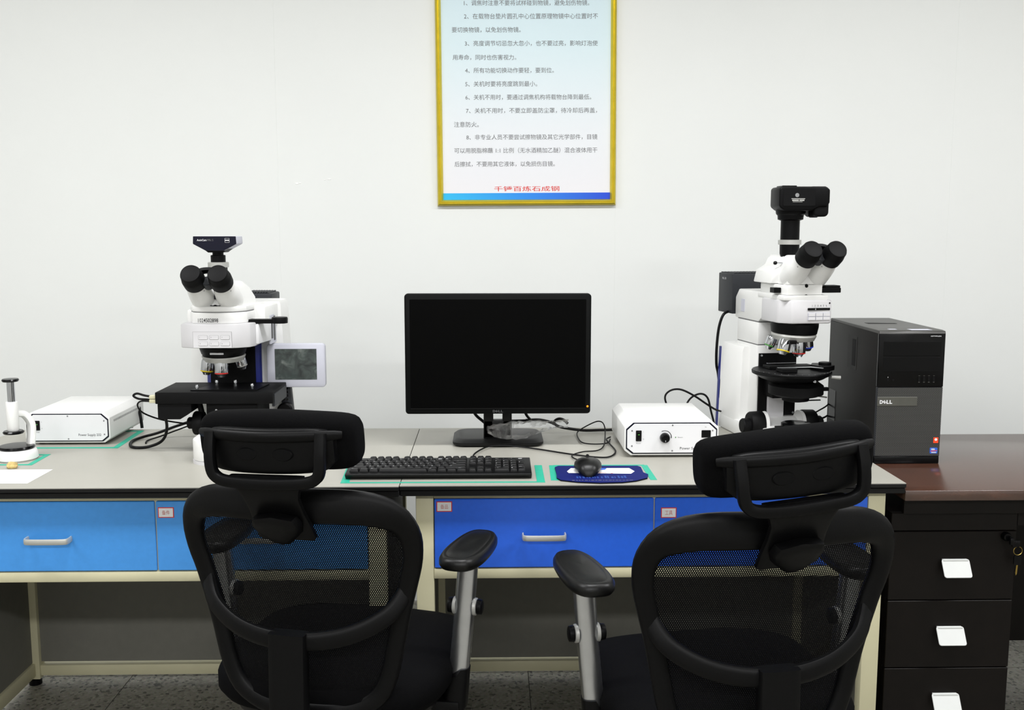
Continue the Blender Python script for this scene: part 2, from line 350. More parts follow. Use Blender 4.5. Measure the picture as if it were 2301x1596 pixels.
def desk(name, label, X0, X1, yf, blue, dx, labels, hx):
    t = thing(name, label, 'desk', ((X0 + X1) / 2, (yf - 0.2) / 2, 0), 0, 'laboratory desks')
    ox, oy = t.location.x, t.location.y
    def L(m): bmesh.ops.translate(m.bm, verts=m.bm.verts, vec=(-ox, -oy, 0)); return m
    top = L(MB().box(X0, X1, yf, -0.2, 0.739, 0.7485, 0.001, 1).box(X0, X1, yf + 0.004, -0.2, 0.724, 0.738, 0.002, 1)).obj('worktop', 'edge', t); top['label'] = 'black worktop edge'
    L(MB().box(X0 + 0.0005, X1 - 0.0005, yf + 0.0008, -0.2005, 0.7485, 0.75)).obj('laminate_surface', 'laminate', t)
    fy = yf + 0.03; xa, xb = X0 + 0.035, X1 - 0.035; bk = -0.28
    for x in (xa, xb - 0.042):
        L(MB().box(x, x + 0.042, fy, fy + 0.035, 0.02, 0.724, 0.003)).obj('leg', 'beige', t)
        L(MB().box(x, x + 0.042, bk - 0.035, bk, 0.02, 0.724, 0.003)).obj('leg', 'beige', t)
        for y in (fy + 0.0175, bk - 0.0175):
            L(MB().lathe([(0.018, 0), (0.018, 0.012), (0.01, 0.02)], (x + 0.02, y, 0), seg=14)).obj('foot', 'black', t)
    for x in (xa, xb - 0.03):
        L(MB().box(x, x + 0.03, fy + 0.035, bk - 0.035, 0.03, 0.07, 0.002)).obj('side_rail', 'beige', t)
        L(MB().box(x + 0.012, x + 0.022, fy + 0.035, bk - 0.035, 0.072, 0.722)).obj('side_panel', 'panelgrey', t)
    L(MB().box(xa + 0.042, xb - 0.042, fy, fy + 0.03, 0.711, 0.724, 0.002)).obj('top_rail', 'beige', t)
    L(MB().box(xa + 0.042, xb - 0.042, fy, fy + 0.03, 0.514, 0.539, 0.002)).obj('front_rail', 'beige', t)
    L(MB().box(xa + 0.042, xb - 0.042, bk - 0.03, bk, 0.03, 0.062, 0.002)).obj('back_rail', 'beige', t)
    L(MB().box(xa + 0.042, xb - 0.042, bk - 0.02, bk - 0.008, 0.07, 0.722)).obj('back_panel', 'panelgrey', t)
    L(MB().box(dx - 0.004, dx + 0.004, fy + 0.004, fy + 0.03, 0.539, 0.711)).obj('divider', 'beige', t)
    for k, (a, b_) in enumerate(((xa + 0.044, dx - 0.0015), (dx + 0.0015, xb - 0.044))):
        d = L(MB().box(a, b_, fy - 0.001, fy + 0.016, 0.5415, 0.7095, 0.0015, 1)).obj('drawer', blue, t)
        L(MB().box(a + 0.015, b_ - 0.015, fy + 0.016, fy + 0.4, 0.55, 0.69)).obj('drawer_box', 'panelgrey', d)
        handle(d, hx[k] - ox, 0.621, fy - 0.001 - oy)
        if labels[k]: sticker(d, labels[k][0] - ox, labels[k][1], fy - 0.001 - oy, labels[k][2])
    return t
desk('laboratory_desk', 'beige steel laboratory desk with light blue drawers carrying the left microscope', -1.414, -0.2155, -0.889, 'blueL', -0.790, [None, (-0.765, 0.683, '备件')], (-1.039, -0.54))
desk('laboratory_desk', 'beige steel laboratory desk with deep blue drawers carrying the computer monitor', -0.2145, 0.977, -0.884, 'blueR', 0.387, [(-0.112, 0.692, '备品'), (0.4215, 0.674, '工具')], (0.1245, 0.65))

# ================================================================== brown desk and pedestal
t = thing('wooden_desk', 'dark reddish-brown wooden desk with a glossy top beside the laboratory desk', 'desk', (1.7, -0.545, 0))
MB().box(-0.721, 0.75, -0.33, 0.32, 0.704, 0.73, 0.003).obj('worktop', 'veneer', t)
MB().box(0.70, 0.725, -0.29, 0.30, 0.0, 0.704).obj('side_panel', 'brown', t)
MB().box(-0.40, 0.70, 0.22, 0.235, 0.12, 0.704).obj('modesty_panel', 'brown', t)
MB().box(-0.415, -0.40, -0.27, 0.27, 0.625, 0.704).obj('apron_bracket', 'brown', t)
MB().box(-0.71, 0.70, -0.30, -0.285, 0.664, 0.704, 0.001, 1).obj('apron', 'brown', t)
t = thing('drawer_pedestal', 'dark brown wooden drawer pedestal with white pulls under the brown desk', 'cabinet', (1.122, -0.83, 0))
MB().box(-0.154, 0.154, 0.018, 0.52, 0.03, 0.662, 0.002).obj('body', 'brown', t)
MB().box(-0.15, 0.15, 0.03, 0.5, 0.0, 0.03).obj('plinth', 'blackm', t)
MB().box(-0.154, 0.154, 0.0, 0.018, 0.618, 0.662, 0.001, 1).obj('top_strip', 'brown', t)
for k, (z0, z1, px, pz) in enumerate(((0.4435, 0.6155, 0.004, 0.547), (0.270, 0.441, 0.0, 0.376), (0.095, 0.2675, -0.002, 0.2035))):
    d = MB().box(-0.154, 0.154, 0.0, 0.018, z0, z1, 0.0012, 1).obj('drawer', 'brown', t)
    m = MB()   # flared pull plate, tilted away from the drawer at the bottom
    pts = rrect(-0.034, 0.034, -0.046, 0.0, 0.006)
    m.prism(pts, 0, 0.003, 'z', 0.0008, 1, Matrix.Translation((px, -0.004, pz)) @ Matrix.Rotation(R(58), 4, 'X'))
    m.box(px - 0.03, px + 0.03, -0.01, 0.0, pz - 0.006, pz)
    m.obj('pull', 'pull', d)
lk = MB().lathe([(0.011, 0), (0.011, 0.01), (0.009, 0.014)], (0.126, 0, 0.604), (0, -1, 0), 18).obj('lock', 'gloss', t)
k = thing('key_bunch', 'small key on a ring hanging from the pedestal lock', 'key', (1.262, -0.845, 0.552))
MB().box(-0.014, -0.004, -0.012, -0.002, 0.036, 0.054, 0.003).box(-0.008, 0.012, -0.01, -0.004, 0.03, 0.048, 0.004).obj('inserted_key_bow', 'gloss', k)
MB().tube([(0.008 + 0.0105 * math.cos(a), -0.007, 0.021 + 0.0105 * math.sin(a)) for a in [2 * math.pi * i / 20 for i in range(21)]], 0.0008, 6, 1).obj('key_ring', 'brass', k)
MB().prism(rrect(-0.001, 0.017, -0.014, 0.010, 0.004), -0.009, -0.005, 'y').obj('key_bow', 'gloss', k)
MB().prism([(0.006, -0.014), (0.0095, -0.014), (0.0085, -0.036), (0.006, -0.04), (0.0045, -0.034)], -0.008, -0.0062, 'y').obj('key_blade', 'brass', k)

# ================================================================== poster
t = thing('framed_poster', 'gold-framed instruction poster with Chinese rules hung on the wall', 'poster', (0.1249, 0.349, 1.4245)); t.scale = (1.1106, 1.1106, 1.1106)
t.rotation_euler = (0, R(-0.35), 0)
HW, HT = 0.2785, 0.9
prof = [(0.0, 0.0), (0.003, 0.016), (0.007, 0.019), (0.010, 0.015), (0.013, 0.017), (0.017, 0.012), (0.019, 0.006), (0.019, 0.0)]
def fr(x0, x1, z0, z1, name):
    rings = []
    for (cx, cz, sx, sz) in ((x0, z0, 1, 1), (x1, z0, -1, 1), (x1, z1, -1, -1), (x0, z1, 1, -1)):
        rings.append([(cx + sx * d, -h, cz + sz * d) for d, h in prof])
    for i in range(4):
        MB().loft([rings[i], rings[(i + 1) % 4]]).obj('frame_rail', 'gold', t)
fr(-HW, HW, 0, HT, 'frame')
MB().box(-HW + 0.01, HW - 0.01, -0.006, -0.001, 0.01, HT - 0.01).obj('poster_sheet', 'poster', t)
MB().box(-HW + 0.0185, HW - 0.0185, -0.0066, -0.006, 0.019, 0.0395).obj('blue_band', 'band', t)
LINES = [(1048, 1323, 6, '1、调焦时注意不要将试样碰到物镜，避免划伤物镜。'), (1048, 1342, 35, '2、在载物台垫片圆孔中心位置原理物镜中心位置时不'),
 (1021, 1172, 65, '要切换物镜，以免划伤物镜。'), (1049, 1342, 95, '3、亮度调节切忌忽大忽小，也不要过亮，影响灯泡使'), (1022, 1162, 126, '用寿命，同时也伤害视力。'),
 (1049, 1245, 155, '4、所有功能切换动作要轻，要到位。'), (1049, 1208, 185, '5、关机时要将亮度跳到最小。'), (1049, 1328, 215, '6、关机不用时，要通过调焦机构将载物台降到最低。'),
 (1050, 1341, 245, '7、关机不用时，不要立即盖防尘罩，待冷却后再盖，'), (1023, 1078, 276, '注意防火。'), (1050, 1342, 305, '8、非专业人员不要尝试擦物镜及其它光学部件，目镜'),
 (1023, 1342, 335, '可以用脱脂棉蘸 1:1 比例（无水酒精加乙醚）混合液体甩干'), (1023, 1247, 366, '后擦拭，不要用其它液体，以免损伤目镜。')]
S = 0.556 / 400.0; SV = 0.001341     # metres per print unit across and down this sheet
for a, b_, y, s in LINES:
    lettering('text_line', s, 'ink', t, ((a - 1184) * S, -0.0064, (461 - y) * SV - 0.0072), w=(b_ - a) * S, h=0.0165)
lettering('text_line', '千锤百炼石成钢', 'redprint', t, ((1111 - 1184) * S, -0.0064, (461 - 422) * SV - 0.008), w=146 * S, h=0.016, bold=0.004)

# ================================================================== desk tape, paper, stone
def tape(label, strips):
    xs = [p for s_ in strips for p in s_]; cx = sum(p[0] for p in xs) / len(xs); cy = sum(p[1] for p in xs) / len(xs)
    t = thing('marking_tape', label, 'tape', (cx, cy, 0.75), 0, 'green marking tape on the desks')
    for s_ in strips: MB().prism([(p[0] - cx, p[1] - cy) for p in s_], 0.0001, 0.0004 + 0.0002 * strips.index(s_), 'z').obj('tape_strip', 'tape', t)
def strip(a, b_, wd):
    a, b_ = Vector(a), Vector(b_); d = (b_ - a).normalized(); n = Vector((-d.y, d.x)) * wd / 2
    return [tuple(a + n), tuple(a - n), tuple(b_ - n), tuple(b_ + n)]
tape('green tape outline around the left power supply box', [strip((-1.31, -0.455), (-1.02, -0.455), 0.016), strip((-1.028, -0.463), (-1.038, -0.222), 0.016), strip((-1.30, -0.228), (-1.03, -0.228), 0.012)])
tape('green tape outline around the white hand press', [strip((-1.31, -0.652), (-1.165, -0.652), 0.013), strip((-1.1715, -0.658), (-1.1775, -0.534), 0.014), strip((-1.30, -0.539), (-1.170, -0.539), 0.011)])
tape('green tape outline around the keyboard', [strip((-0.346, -0.852), (-0.354, -0.686), 0.020), strip((-0.356, -0.8525), (0.127, -0.8545), 0.009), strip((0.117, -0.858), (0.118, -0.686), 0.019)])
tape('two green tape strips beside the blue mouse pad', [strip((0.151, -0.84), (0.155, -0.687), 0.019), strip((0.387, -0.84), (0.3865, -0.69), 0.016), strip((0.155, -0.690), (0.387, -0.690), 0.008)])
t = thing('paper_sheet', 'white printed paper sheet lying at the left desk edge', 'paper', (-1.19, -0.774, 0.75))
MB().box(-0.105, 0.099, -0.069, 0.068, 0.0002, 0.0006).obj('sheet', 'paper', t)
m = MB()
for i in range(5): m.box(-0.09, (-0.006, 0.05, 0.045, 0.06, 0.03)[i], 0.045 - i * 0.022, 0.0475 - i * 0.022 if i == 0 else 0.0462 - i * 0.022, 0.0006, 0.0007)
m.obj('print', 'whiteink', t)
m = MB(); bmesh.ops.create_icosphere(m.bm, subdivisions=2, radius=0.012)
for v in m.bm.verts: v.co = Vector((v.co.x * 1.25, v.co.y, max(v.co.z, -0.006) * 1.0 + 0.006)) * random.uniform(0.82, 1.1); v.co.z = max(v.co.z, 0.0)
o = m.obj('mineral_chip', 'tan', None, 10); o.location = (-1.199, -0.688, 0.7507)
tag(o, 'small tan stone chip between the hand press and the paper sheet', 'stone')

# ================================================================== hand press
t = thing('hand_press', 'white hand press with chrome plunger and black knob at the left edge', 'press', (-1.234, -0.585, 0.75))
MB().lathe([(0.047, 0), (0.051, 0.004), (0.050, 0.016), (0.047, 0.024), (0.043, 0.028), (0.0, 0.028)], seg=36).obj('base', 'white', t)
MB().lathe([(0.042, 0.028), (0.044, 0.031), (0.042, 0.036), (0.038, 0.0365), (0.0, 0.0355)], seg=36).obj('base_pad', 'gloss', t)
m = MB(); m.sweep(smooth([(0.024, 0.022, 0.022), (0.025, 0.032, 0.06), (0.023, 0.036, 0.088), (0.010, 0.030, 0.112), (-0.004, 0.014, 0.118)], 5), lambda i: (0.028 - 0.0003 * i, 0.018), lambda i: (0.6, 0.8, 0.2), n=12)
m.obj('arm', 'white', t)
MB().lathe([(0.0125, 0.074), (0.0145, 0.078), (0.0150, 0.148), (0.0140, 0.151), (0.0, 0.151)], (-0.006, 0, 0), seg=24).obj('sleeve', 'white', t)
MB().cyl((-0.006, 0, 0.151), (-0.006, 0, 0.206), 0.0095).obj('plunger', 'chrome', t)
MB().lathe([(0.0, 0.203), (0.019, 0.204), (0.021, 0.2075), (0.019, 0.211), (0.0, 0.212)], (-0.006, 0, 0), seg=28).obj('knob', 'gloss', t)
MB().lathe([(0.0, 0.067), (0.024, 0.068), (0.026, 0.0715), (0.023, 0.075), (0.0, 0.075)], (-0.006, 0, 0), seg=28).obj('press_foot', 'gloss', t)

# ================================================================== power supplies
def psu(label, x, y, kind, dz=0.0):
    t = thing('power_supply', label, 'power supply', (x, y, 0.75), 0, 'white microscope power supplies')
    W2, D, c = 0.1165, 0.27, 0.016; z0, z1 = 0.0 + dz, 0.092
    oct_ = [(-W2 + c, z0 + 0.006), (W2 - c, z0 + 0.006), (W2, z0 + 0.006 + c * 0.8), (W2, z1 - c), (W2 - c * 1.1, z1), (-W2 + c * 1.1, z1), (-W2, z1 - c), (-W2, z0 + 0.006 + c * 0.8)]
    MB().prism(oct_, 0, D, 'y', 0.0015).obj('case', 'white', t)
    def inset(d): 
        return [(px - math.copysign(d, px), pz + (d if pz < 0.045 else -d)) for px, pz in oct_]
    MB().prism(inset(0.004), -0.0012, 0.002, 'y').obj('border', 'navy', t)
    MB().prism(inset(0.0068), -0.0024, 0.002, 'y', 0.0004, 1).obj('front_panel', 'white2', t)
    for px in (-0.085, 0.085):
        for py in (0.03, D - 0.03): MB().cyl((px, py, 0), (px, py, 0.007), 0.008, seg=14).obj('foot', 'black', t)
    for px, pz in ((-0.098, 0.068), (0.002, 0.0815), (0.101, 0.068), (-0.098, 0.030), (0.002, 0.0175), (0.101, 0.030)):
        MB().lathe([(0.0022, 0), (0.0018, 0.0007), (0, 0.0008)], (px, -0.0024, pz), (0, -1, 0), 10).obj('screw', 'line', t)
    sw = MB().box(-0.0885, -0.0745, -0.0045, -0.002, 0.042, 0.069, 0.001, 1).obj('power_switch', 'gloss', t)
    MB().box(-0.086, -0.077, -0.0058, -0.004, 0.045, 0.066, 0.001, 1).obj('rocker', 'gloss', sw)
    MB().box(-0.0835, -0.0795, -0.0062, -0.0056, 0.0575, 0.060).obj('rocker_mark', 'green', sw)
    lettering('switch_caption', 'Power', 'darkink', t, (-0.0815, -0.0026, 0.0365), w=0.011, h=0.0025, center=True)
    lettering('switch_mark', 'I', 'darkink', t, (-0.0695, -0.0026, 0.065), h=0.0026, center=True); lettering('switch_mark', 'O', 'darkink', t, (-0.0695, -0.0026, 0.047), h=0.0026, center=True)
    if kind == 'left':
        lettering('lettering', 'Power Supply 232', 'darkink', t, (0.030, -0.0026, 0.0235), w=0.062, h=0.0088, bold=0.004)
    else:
        kb = MB().lathe([(0.0125, 0), (0.0125, 0.004), (0.0105, 0.014), (0.009, 0.0155), (0, 0.0155)], (-0.017, -0.0024, 0.0505), (0, -1, 0), 24).obj('dial_knob', 'gloss', t)
        MB().box(-0.0178, -0.0168, -0.0183, -0.0175, 0.0425, 0.0465).obj('dial_mark', 'whiteink', kb)
        m = MB(); A = [R(a) for a in range(-8, 128, 8)]
        m.prism([(-0.017 + 0.0172 * math.cos(a), 0.0515 + 0.0172 * math.sin(a)) for a in A] + [(-0.017 + 0.0150 * math.cos(a), 0.0525 + 0.0150 * math.sin(a)) for a in A[::-1]], -0.0028, -0.0023, 'y'); m.obj('dial_scale', 'darkink', t)
        MB().box(0.0735, 0.0965, -0.0042, -0.002, 0.0505, 0.069, 0.0012, 1).obj('toggle_switch', 'gloss', t)
        MB().box(0.0085, 0.0110, -0.0028, -0.0022, 0.050, 0.0525).obj('indicator', 'green', t)
        lettering('caption', 'Extern', 'darkink', t, (0.0155, -0.0026, 0.0500), w=0.012, h=0.0025)
        lettering('caption', 'Ein', 'ink', t, (0.084, -0.0026, 0.077), h=0.0025, center=True); lettering('caption', 'TL', 'ink', t, (0.084, -0.0026, 0.043), h=0.0025, center=True)
        lettering('lettering', 'Power Supply', 'darkink', t, (0.021, -0.0026, 0.0185), w=0.053, h=0.0085, bold=0.004)
    m = MB()
    for i in range(24): m.box(W2 - 0.0002, W2 + 0.0003, 0.03 + i * 0.009, 0.034 + i * 0.009, 0.060, 0.066)
    m.obj('vent_slots', 'line', t)
    return t
psu('white power supply box marked 232 on the left desk', -1.172, -0.4165, 'left')
psu('white power supply box with a black dial knob beside the monitor', 0.4705, -0.605, 'right').scale = (1.06, 1.0, 1.06)
m = MB().tube([(-1.06, -0.17, 0.812), (-1.052, -0.19, 0.80), (-1.046, -0.2, 0.78), (-1.042, -0.205, 0.7545)], 0.0045)
tag(m.obj('power_cable', 'cable'), 'thick black power cable dropping behind the box marked 232', 'cable')

# ================================================================== left microscope
def eyepieces(t, zoff, tilt, base, ipd, L=0.125):
    """binocular tubes; base = point where the tube axes meet the body (local), tilt above horizontal"""
    a = Vector((0, -math.cos(R(tilt)), math.sin(R(tilt))))
    for s_ in (-1, 1):
        b0 = Vector(base) + Vector((s_ * ipd / 2, 0, 0))
        tb = MB().lathe([(0.033, -0.035), (0.032, 0.0), (0.0295, 0.03), (0.0275, 0.034), (0.0265, 0.062), (0, 0.062)], b0, a, 28).obj('eyepiece_tube', 'white', t)
        for q in (-0.9, 0.9):
            p = b0 + a * 0.05 + Vector((math.sin(q) * 0.027, 0, 0)) + Vector((0, -math.sin(R(tilt)), -math.cos(R(tilt)))) * math.cos(q) * 0.0268
            MB().lathe([(0.0016, -0.001), (0.0016, 0.0004)], p, (p - b0 - a * 0.05), 8).obj('screw', 'line', tb)
        MB().lathe([(0.0255, 0.060), (0.0288, 0.061), (0.0292, 0.083), (0.0278, 0.092), (0.0268, 0.0935), (0.0262, 0.106), (0.0238, 0.1115), (0.018, 0.1128), (0, 0.113)], b0, a, 32).obj('eyecup', 'rubber', t)
    b0 = Vector(base) + a * 0.075
    up = Vector((0, math.sin(R(tilt)), math.cos(R(tilt))))
    MB().sweep(smooth([b0 + Vector((x, 0, 0)) + up * z for x, z in ((-ipd / 2, 0.018), (-ipd / 4, 0.027), (0, 0.029), (ipd / 4, 0.027), (ipd / 2, 0.018))], 3), lambda i: (0.014, 0.02), lambda i: a, n=8).obj('bridge', 'black', t)
    MB().lathe([(0.0135, -0.02), (0.0135, 0.004), (0.012, 0.006), (0, 0.006)], b0 - up * 0.004, a, 20).obj('interpupillary_dial', 'dark', t)
def objective(t, p, a, ringm, s=1.0):
    o = MB().lathe([(0.0125 * s, 0), (0.0168 * s, 0.003 * s), (0.0178 * s, 0.010 * s), (0.0178 * s, 0.028 * s), (0.0172 * s, 0.0325 * s)], p, a, 24).obj('objective', 'chrome', t)
    p2 = Vector(p) + Vector(a).normalized() * 0.0322 * s
    MB().lathe([(0.0174 * s, 0), (0.0174 * s, 0.003), (0.0160 * s, 0.0036)], p2, a, 24).obj('colour_ring', ringm, o)
    MB().lathe([(0.0150 * s, 0.003), (0.0105 * s, 0.008), (0.0085 * s, 0.012), (0, 0.012)], p2, a, 24).obj('front_lens', 'silver', o)

t = thing('compound_microscope', 'white motorised microscope with a square black stage behind the left chair', 'microscope', (-0.72, -0.48, 0.75))
ZB = 0.75
m = MB()
arc = [(0.047 * math.cos(R(a)), -0.135 + 0.055 * math.sin(R(a))) for a in range(180, 361, 12)]
m.prism(arc + [(0.047, 0.04), (0.11, 0.1), (0.115, 0.26), (-0.115, 0.26), (-0.11, 0.1), (-0.047, 0.04)], 0.008, 0.062, 'z', 0.004)
m.obj('foot', 'white', t)
MB().prism([(x * 1.02, y - 0.001) for x, y in arc] + [(0.048, 0.04), (0.11, 0.1), (0.115, 0.26), (-0.115, 0.26), (-0.11, 0.1), (-0.048, 0.04)], 0.0, 0.008, 'z').obj('foot_rim', 'grey', t)
# rear column: white wings, blue strips, black front panel
col = MB().loft([[(x * k, y, z) for x, y in ((-0.135, 0.155), (-0.07, 0.115), (0.07, 0.115), (0.135, 0.155), (0.135, 0.26), (0.12, 0.275), (-0.12, 0.275), (-0.135, 0.26))] for z, k in ((0.055, 1.02), (0.2, 0.985), (0.335, 0.94), (0.385, 0.92), (0.392, 0.88))]).obj('column', 'white', t)
MB().box(-0.062, 0.062, 0.095, 0.118, 0.06, 0.335).obj('column_panel', 'blackm', t)
for s_ in (-1, 1):
    MB().prism([(s_ * 0.0625, 0.10), (s_ * 0.076, 0.112), (s_ * 0.076, 0.128), (s_ * 0.0625, 0.12)], 0.06, 0.31, 'z').obj('blue_strip', 'bluestrip', t)
# upper arm and head housing
plan = lambda w0, w1, f: [(-w0, 0.24), (-w0, -0.03), (-w0 * 0.9, f + 0.028)] + [(w1 * math.sin(R(q)) * 0.9, f + 0.03 - 0.034 * math.cos(R(q))) for q in range(-60, 61, 15)] + [(w1, f + 0.034), (w1 + 0.006, 0.0), (w1 + 0.012, 0.24)]
MB().prism(plan(0.074, 0.078, -0.075), 0.349, 0.378, 'z', 0.004).obj('arm_band', 'white', t)
MB().prism(plan(0.071, 0.075, -0.070), 0.378, 0.3805, 'z').obj('arm_seam', 'line', t)
MB().prism(plan(0.073, 0.076, -0.073), 0.380, 0.394, 'z', 0.003).obj('arm_cover', 'white', t)
MB().box(-0.088, -0.068, -0.015, 0.05, 0.335, 0.382, 0.006).obj('arm_shoulder', 'white', t)
MB().prism([(0.07, 0.02), (0.112, 0.02), (0.12, 0.20), (0.07, 0.20)], 0.325, 0.388, 'z', 0.006).obj('arm_side', 'white', t)
lettering('serial_number', '1024502898', 'darkink', t, (-0.040, -0.0805, 0.3535), w=0.052, h=0.0105, bold=0.006)
g = MB().prism([(-0.088, 0.05), (-0.088, -0.074), (-0.062, -0.086), (-0.052, -0.0905), (0.048, -0.0905), (0.062, -0.086), (0.090, -0.066), (0.098, -0.04), (0.098, 0.05)], 0.287, 0.3495, 'z', 0.003).obj('reflector_turret', 'grey', t)
MB().box(-0.0522, 0.0482, -0.0909, -0.088, 0.2895, 0.3305).obj('button_panel_joint', 'line', t)
MB().box(-0.0516, 0.0476, -0.0914, -0.088, 0.2885, 0.3300).obj('button_panel', 'grey', t)
for r_ in range(2):
    for c_ in range(3):
        x = -0.026 + c_ * 0.0285; z = 0.3155 - r_ * 0.0165
        b2 = MB().prism(rrect(x - 0.0118, x + 0.0118, z - 0.0055, z + 0.0055, 0.002, 3), -0.0918, -0.0905, 'y').obj('button', 'line', t)
        MB().prism(rrect(x - 0.0114, x + 0.0114, z - 0.0051, z + 0.0051, 0.002, 3), -0.0923, -0.0905, 'y').obj('button_cap', 'grey', b2)
        lettering('button_number', str(r_ * 3 + c_ + 1), 'ink', b2, (x - 0.0085, -0.0925, z - 0.001), h=0.003)
MB().prism([(0.098, -0.04), (0.105, -0.035), (0.118, 0.06), (0.098, 0.06)], 0.292, 0.345, 'z', 0.002).obj('side_cover', 'white2', t)
MB().box(0.110, 0.116, 0.06, 0.13, 0.28, 0.36, 0.001, 1).obj('filter_frame', 'lgrey', t)
MB().box(0.1155, 0.1175, 0.07, 0.085, 0.295, 0.345).box(0.1155, 0.1175, 0.10, 0.115, 0.287, 0.355).obj('filter_slot', 'gloss', t)
sl = MB().box(0.075, 0.165, -0.035, -0.008, 0.346, 0.357, 0.001, 1).obj('analyser_slider', 'black', t)
MB().lathe([(0.021, 0.346), (0.0215, 0.358), (0.020, 0.362), (0.0, 0.3625)], (0.158, -0.02, 0), seg=28).obj('slider_dial', 'black', sl)
# binocular body
MB().loft([[(x, y, z) for x, y in ((-0.058 * k, y0), (0.058 * k, y0), (0.066 * k, y1), (-0.066 * k, y1))] for z, y0, y1, k in ((0.392, -0.058, 0.11, 1.0), (0.408, -0.054, 0.11, 0.98), (0.435, -0.034, 0.09, 0.82), (0.452, -0.012, 0.07, 0.62), (0.456, 0.0, 0.062, 0.5))]).obj('binocular_body', 'white', t)
MB().box(-0.03, 0.03, -0.0595, -0.056, 0.3945, 0.396).lathe([(0.006, 0), (0.006, 0.002)], (0, -0.0585, 0.392), (0, -1, 0), 14).obj('locking_screw', 'black', t)
MB().box(-0.012, 0.012, -0.058, -0.045, 0.412, 0.426, 0.002).obj('nameplate_recess', 'dark', t)
eyepieces(t, 0, 32, (0.0, -0.060, 0.425), 0.068)
MB().lathe([(0.026, 0.44), (0.026, 0.475), (0.0235, 0.478), (0.0235, 0.494)], (-0.012, 0.03, 0), seg=28).obj('phototube', 'black', t)
MB().lathe([(0.026, 0.492), (0.0275, 0.493), (0.0275, 0.505), (0.026, 0.506), (0, 0.506)], (-0.012, 0.03, 0), seg=28).obj('clamp_ring', 'ring', t)
# lamp housing with fins
lh = MB().box(-0.01, 0.072, 0.285, 0.40, 0.30, 0.405, 0.004).obj('lamp_housing', 'dark', t)
m = MB()
for i in range(9): m.box(-0.006 + i * 0.008, -0.002 + i * 0.008, 0.29, 0.395, 0.405, 0.409)
m.obj('cooling_fins', 'dark', lh)
# nosepiece and objectives
MB().lathe([(0.0, 0.0), (0.046, 0.0), (0.058, 0.014), (0.062, 0.028), (0.062, 0.036)], (0.002, 0.0, 0.252), (0, -0.08, 1), 36).obj('nosepiece', 'black', t)
MB().lathe([(0.044, -0.006), (0.053, -0.006), (0.0575, 0.005), (0.056, 0.008)], (0.002, 0.0, 0.252), (0, -0.08, 1), 36).obj('nosepiece_ring', 'ring', t)
MB().box(-0.018, 0.018, -0.0635, -0.055, 0.266, 0.272, 0.001, 1).obj('nosepiece_plate', 'silver', t)
objective(t, (-0.036, -0.018, 0.250), (-0.12, -0.04, -1), 'yellow', 0.95)
objective(t, (0.004, -0.036, 0.248), (0, -0.05, -1), 'red')
objective(t, (0.040, 0.012, 0.254), (0.25, 0.1, -1), 'ring', 0.8)
objective(t, (-0.02, 0.036, 0.254), (-0.1, 0.25, -1), 'ring', 0.8)
# stage
MB().box(-0.162, 0.146, -0.075, 0.10, 0.138, 0.169, 0.002).obj('stage', 'blackm', t)
MB().box(0.140, 0.1475, -0.06, 0.095, 0.128, 0.162, 0.001, 1).obj('stage_side_rail', 'dark', t)
MB().prism([(-0.075, -0.055), (0.10, -0.055), (0.11, 0.05), (-0.03, 0.05)], 0.1695, 0.1725, 'z').obj('stage_insert', 'black', t)
for p in ((-0.060, -0.045, 0.1725), (0.02, 0.04, 0.1725), (-0.032, 0.045, 0.1725), (0.075, 0.0, 0.169)):
    MB().lathe([(0.004, 0), (0.0045, 0.008), (0.003, 0.0115), (0, 0.0115)], p, (0, 0, 1), 12).obj('stage_pin', 'chrome', t)
MB().prism([(-0.158, 0.138), (-0.158, 0.096), (-0.100, 0.096), (-0.070, 0.116), (-0.070, 0.138)], -0.070, -0.01, 'y', 0.001, 1).obj('stage_motor', 'blackm', t)
MB().box(-0.035, 0.10, -0.055, 0.09, 0.085, 0.138, 0.003).obj('stage_carrier', 'blackm', t)
MB().box(0.012, 0.045, -0.0562, -0.0545, 0.103, 0.117).obj('carrier_label', 'badge', t)
for p in ((-0.008, -0.056, 0.118), (-0.022, -0.05, 0.095)): MB().lathe([(0.0035, 0), (0.003, 0.002), (0, 0.0022)], p, (0, -1, 0), 12).obj('screw', 'silver', t)
MB().sweep([(-0.064, -0.02, 0.138), (-0.058, -0.02, 0.11), (-0.052, -0.02, 0.08)], lambda i: (0.014, 0.014), lambda i: (0, 1, 0), n=8).obj('stage_drive', 'blackm', t)
for s_ in (-1, 1):
    k = MB().lathe([(0.012, 0), (0.030, 0.002), (0.032, 0.006), (0.032, 0.024), (0.030, 0.027), (0.0, 0.027)], (s_ * 0.05, -0.02, 0.077), (s_, 0, 0), 30).obj('focus_knob', 'rubber', t)
    MB().lathe([(0.016, 0.026), (0.016, 0.042), (0.013, 0.045), (0, 0.045)], (s_ * 0.05, -0.02, 0.077), (s_, 0, 0), 24).obj('fine_focus_knob', 'rubber', k)
MB().box(-0.05, 0.05, -0.06, 0.1, 0.06, 0.086, 0.004).obj('focus_block', 'blackm', t)
for z in (0.144, 0.1545):
    MB().box(-0.180, -0.1615, -0.068, -0.050, z - 0.0045, z + 0.0045, 0.0012, 1).obj('stage_connector', 'cablegrey', t)

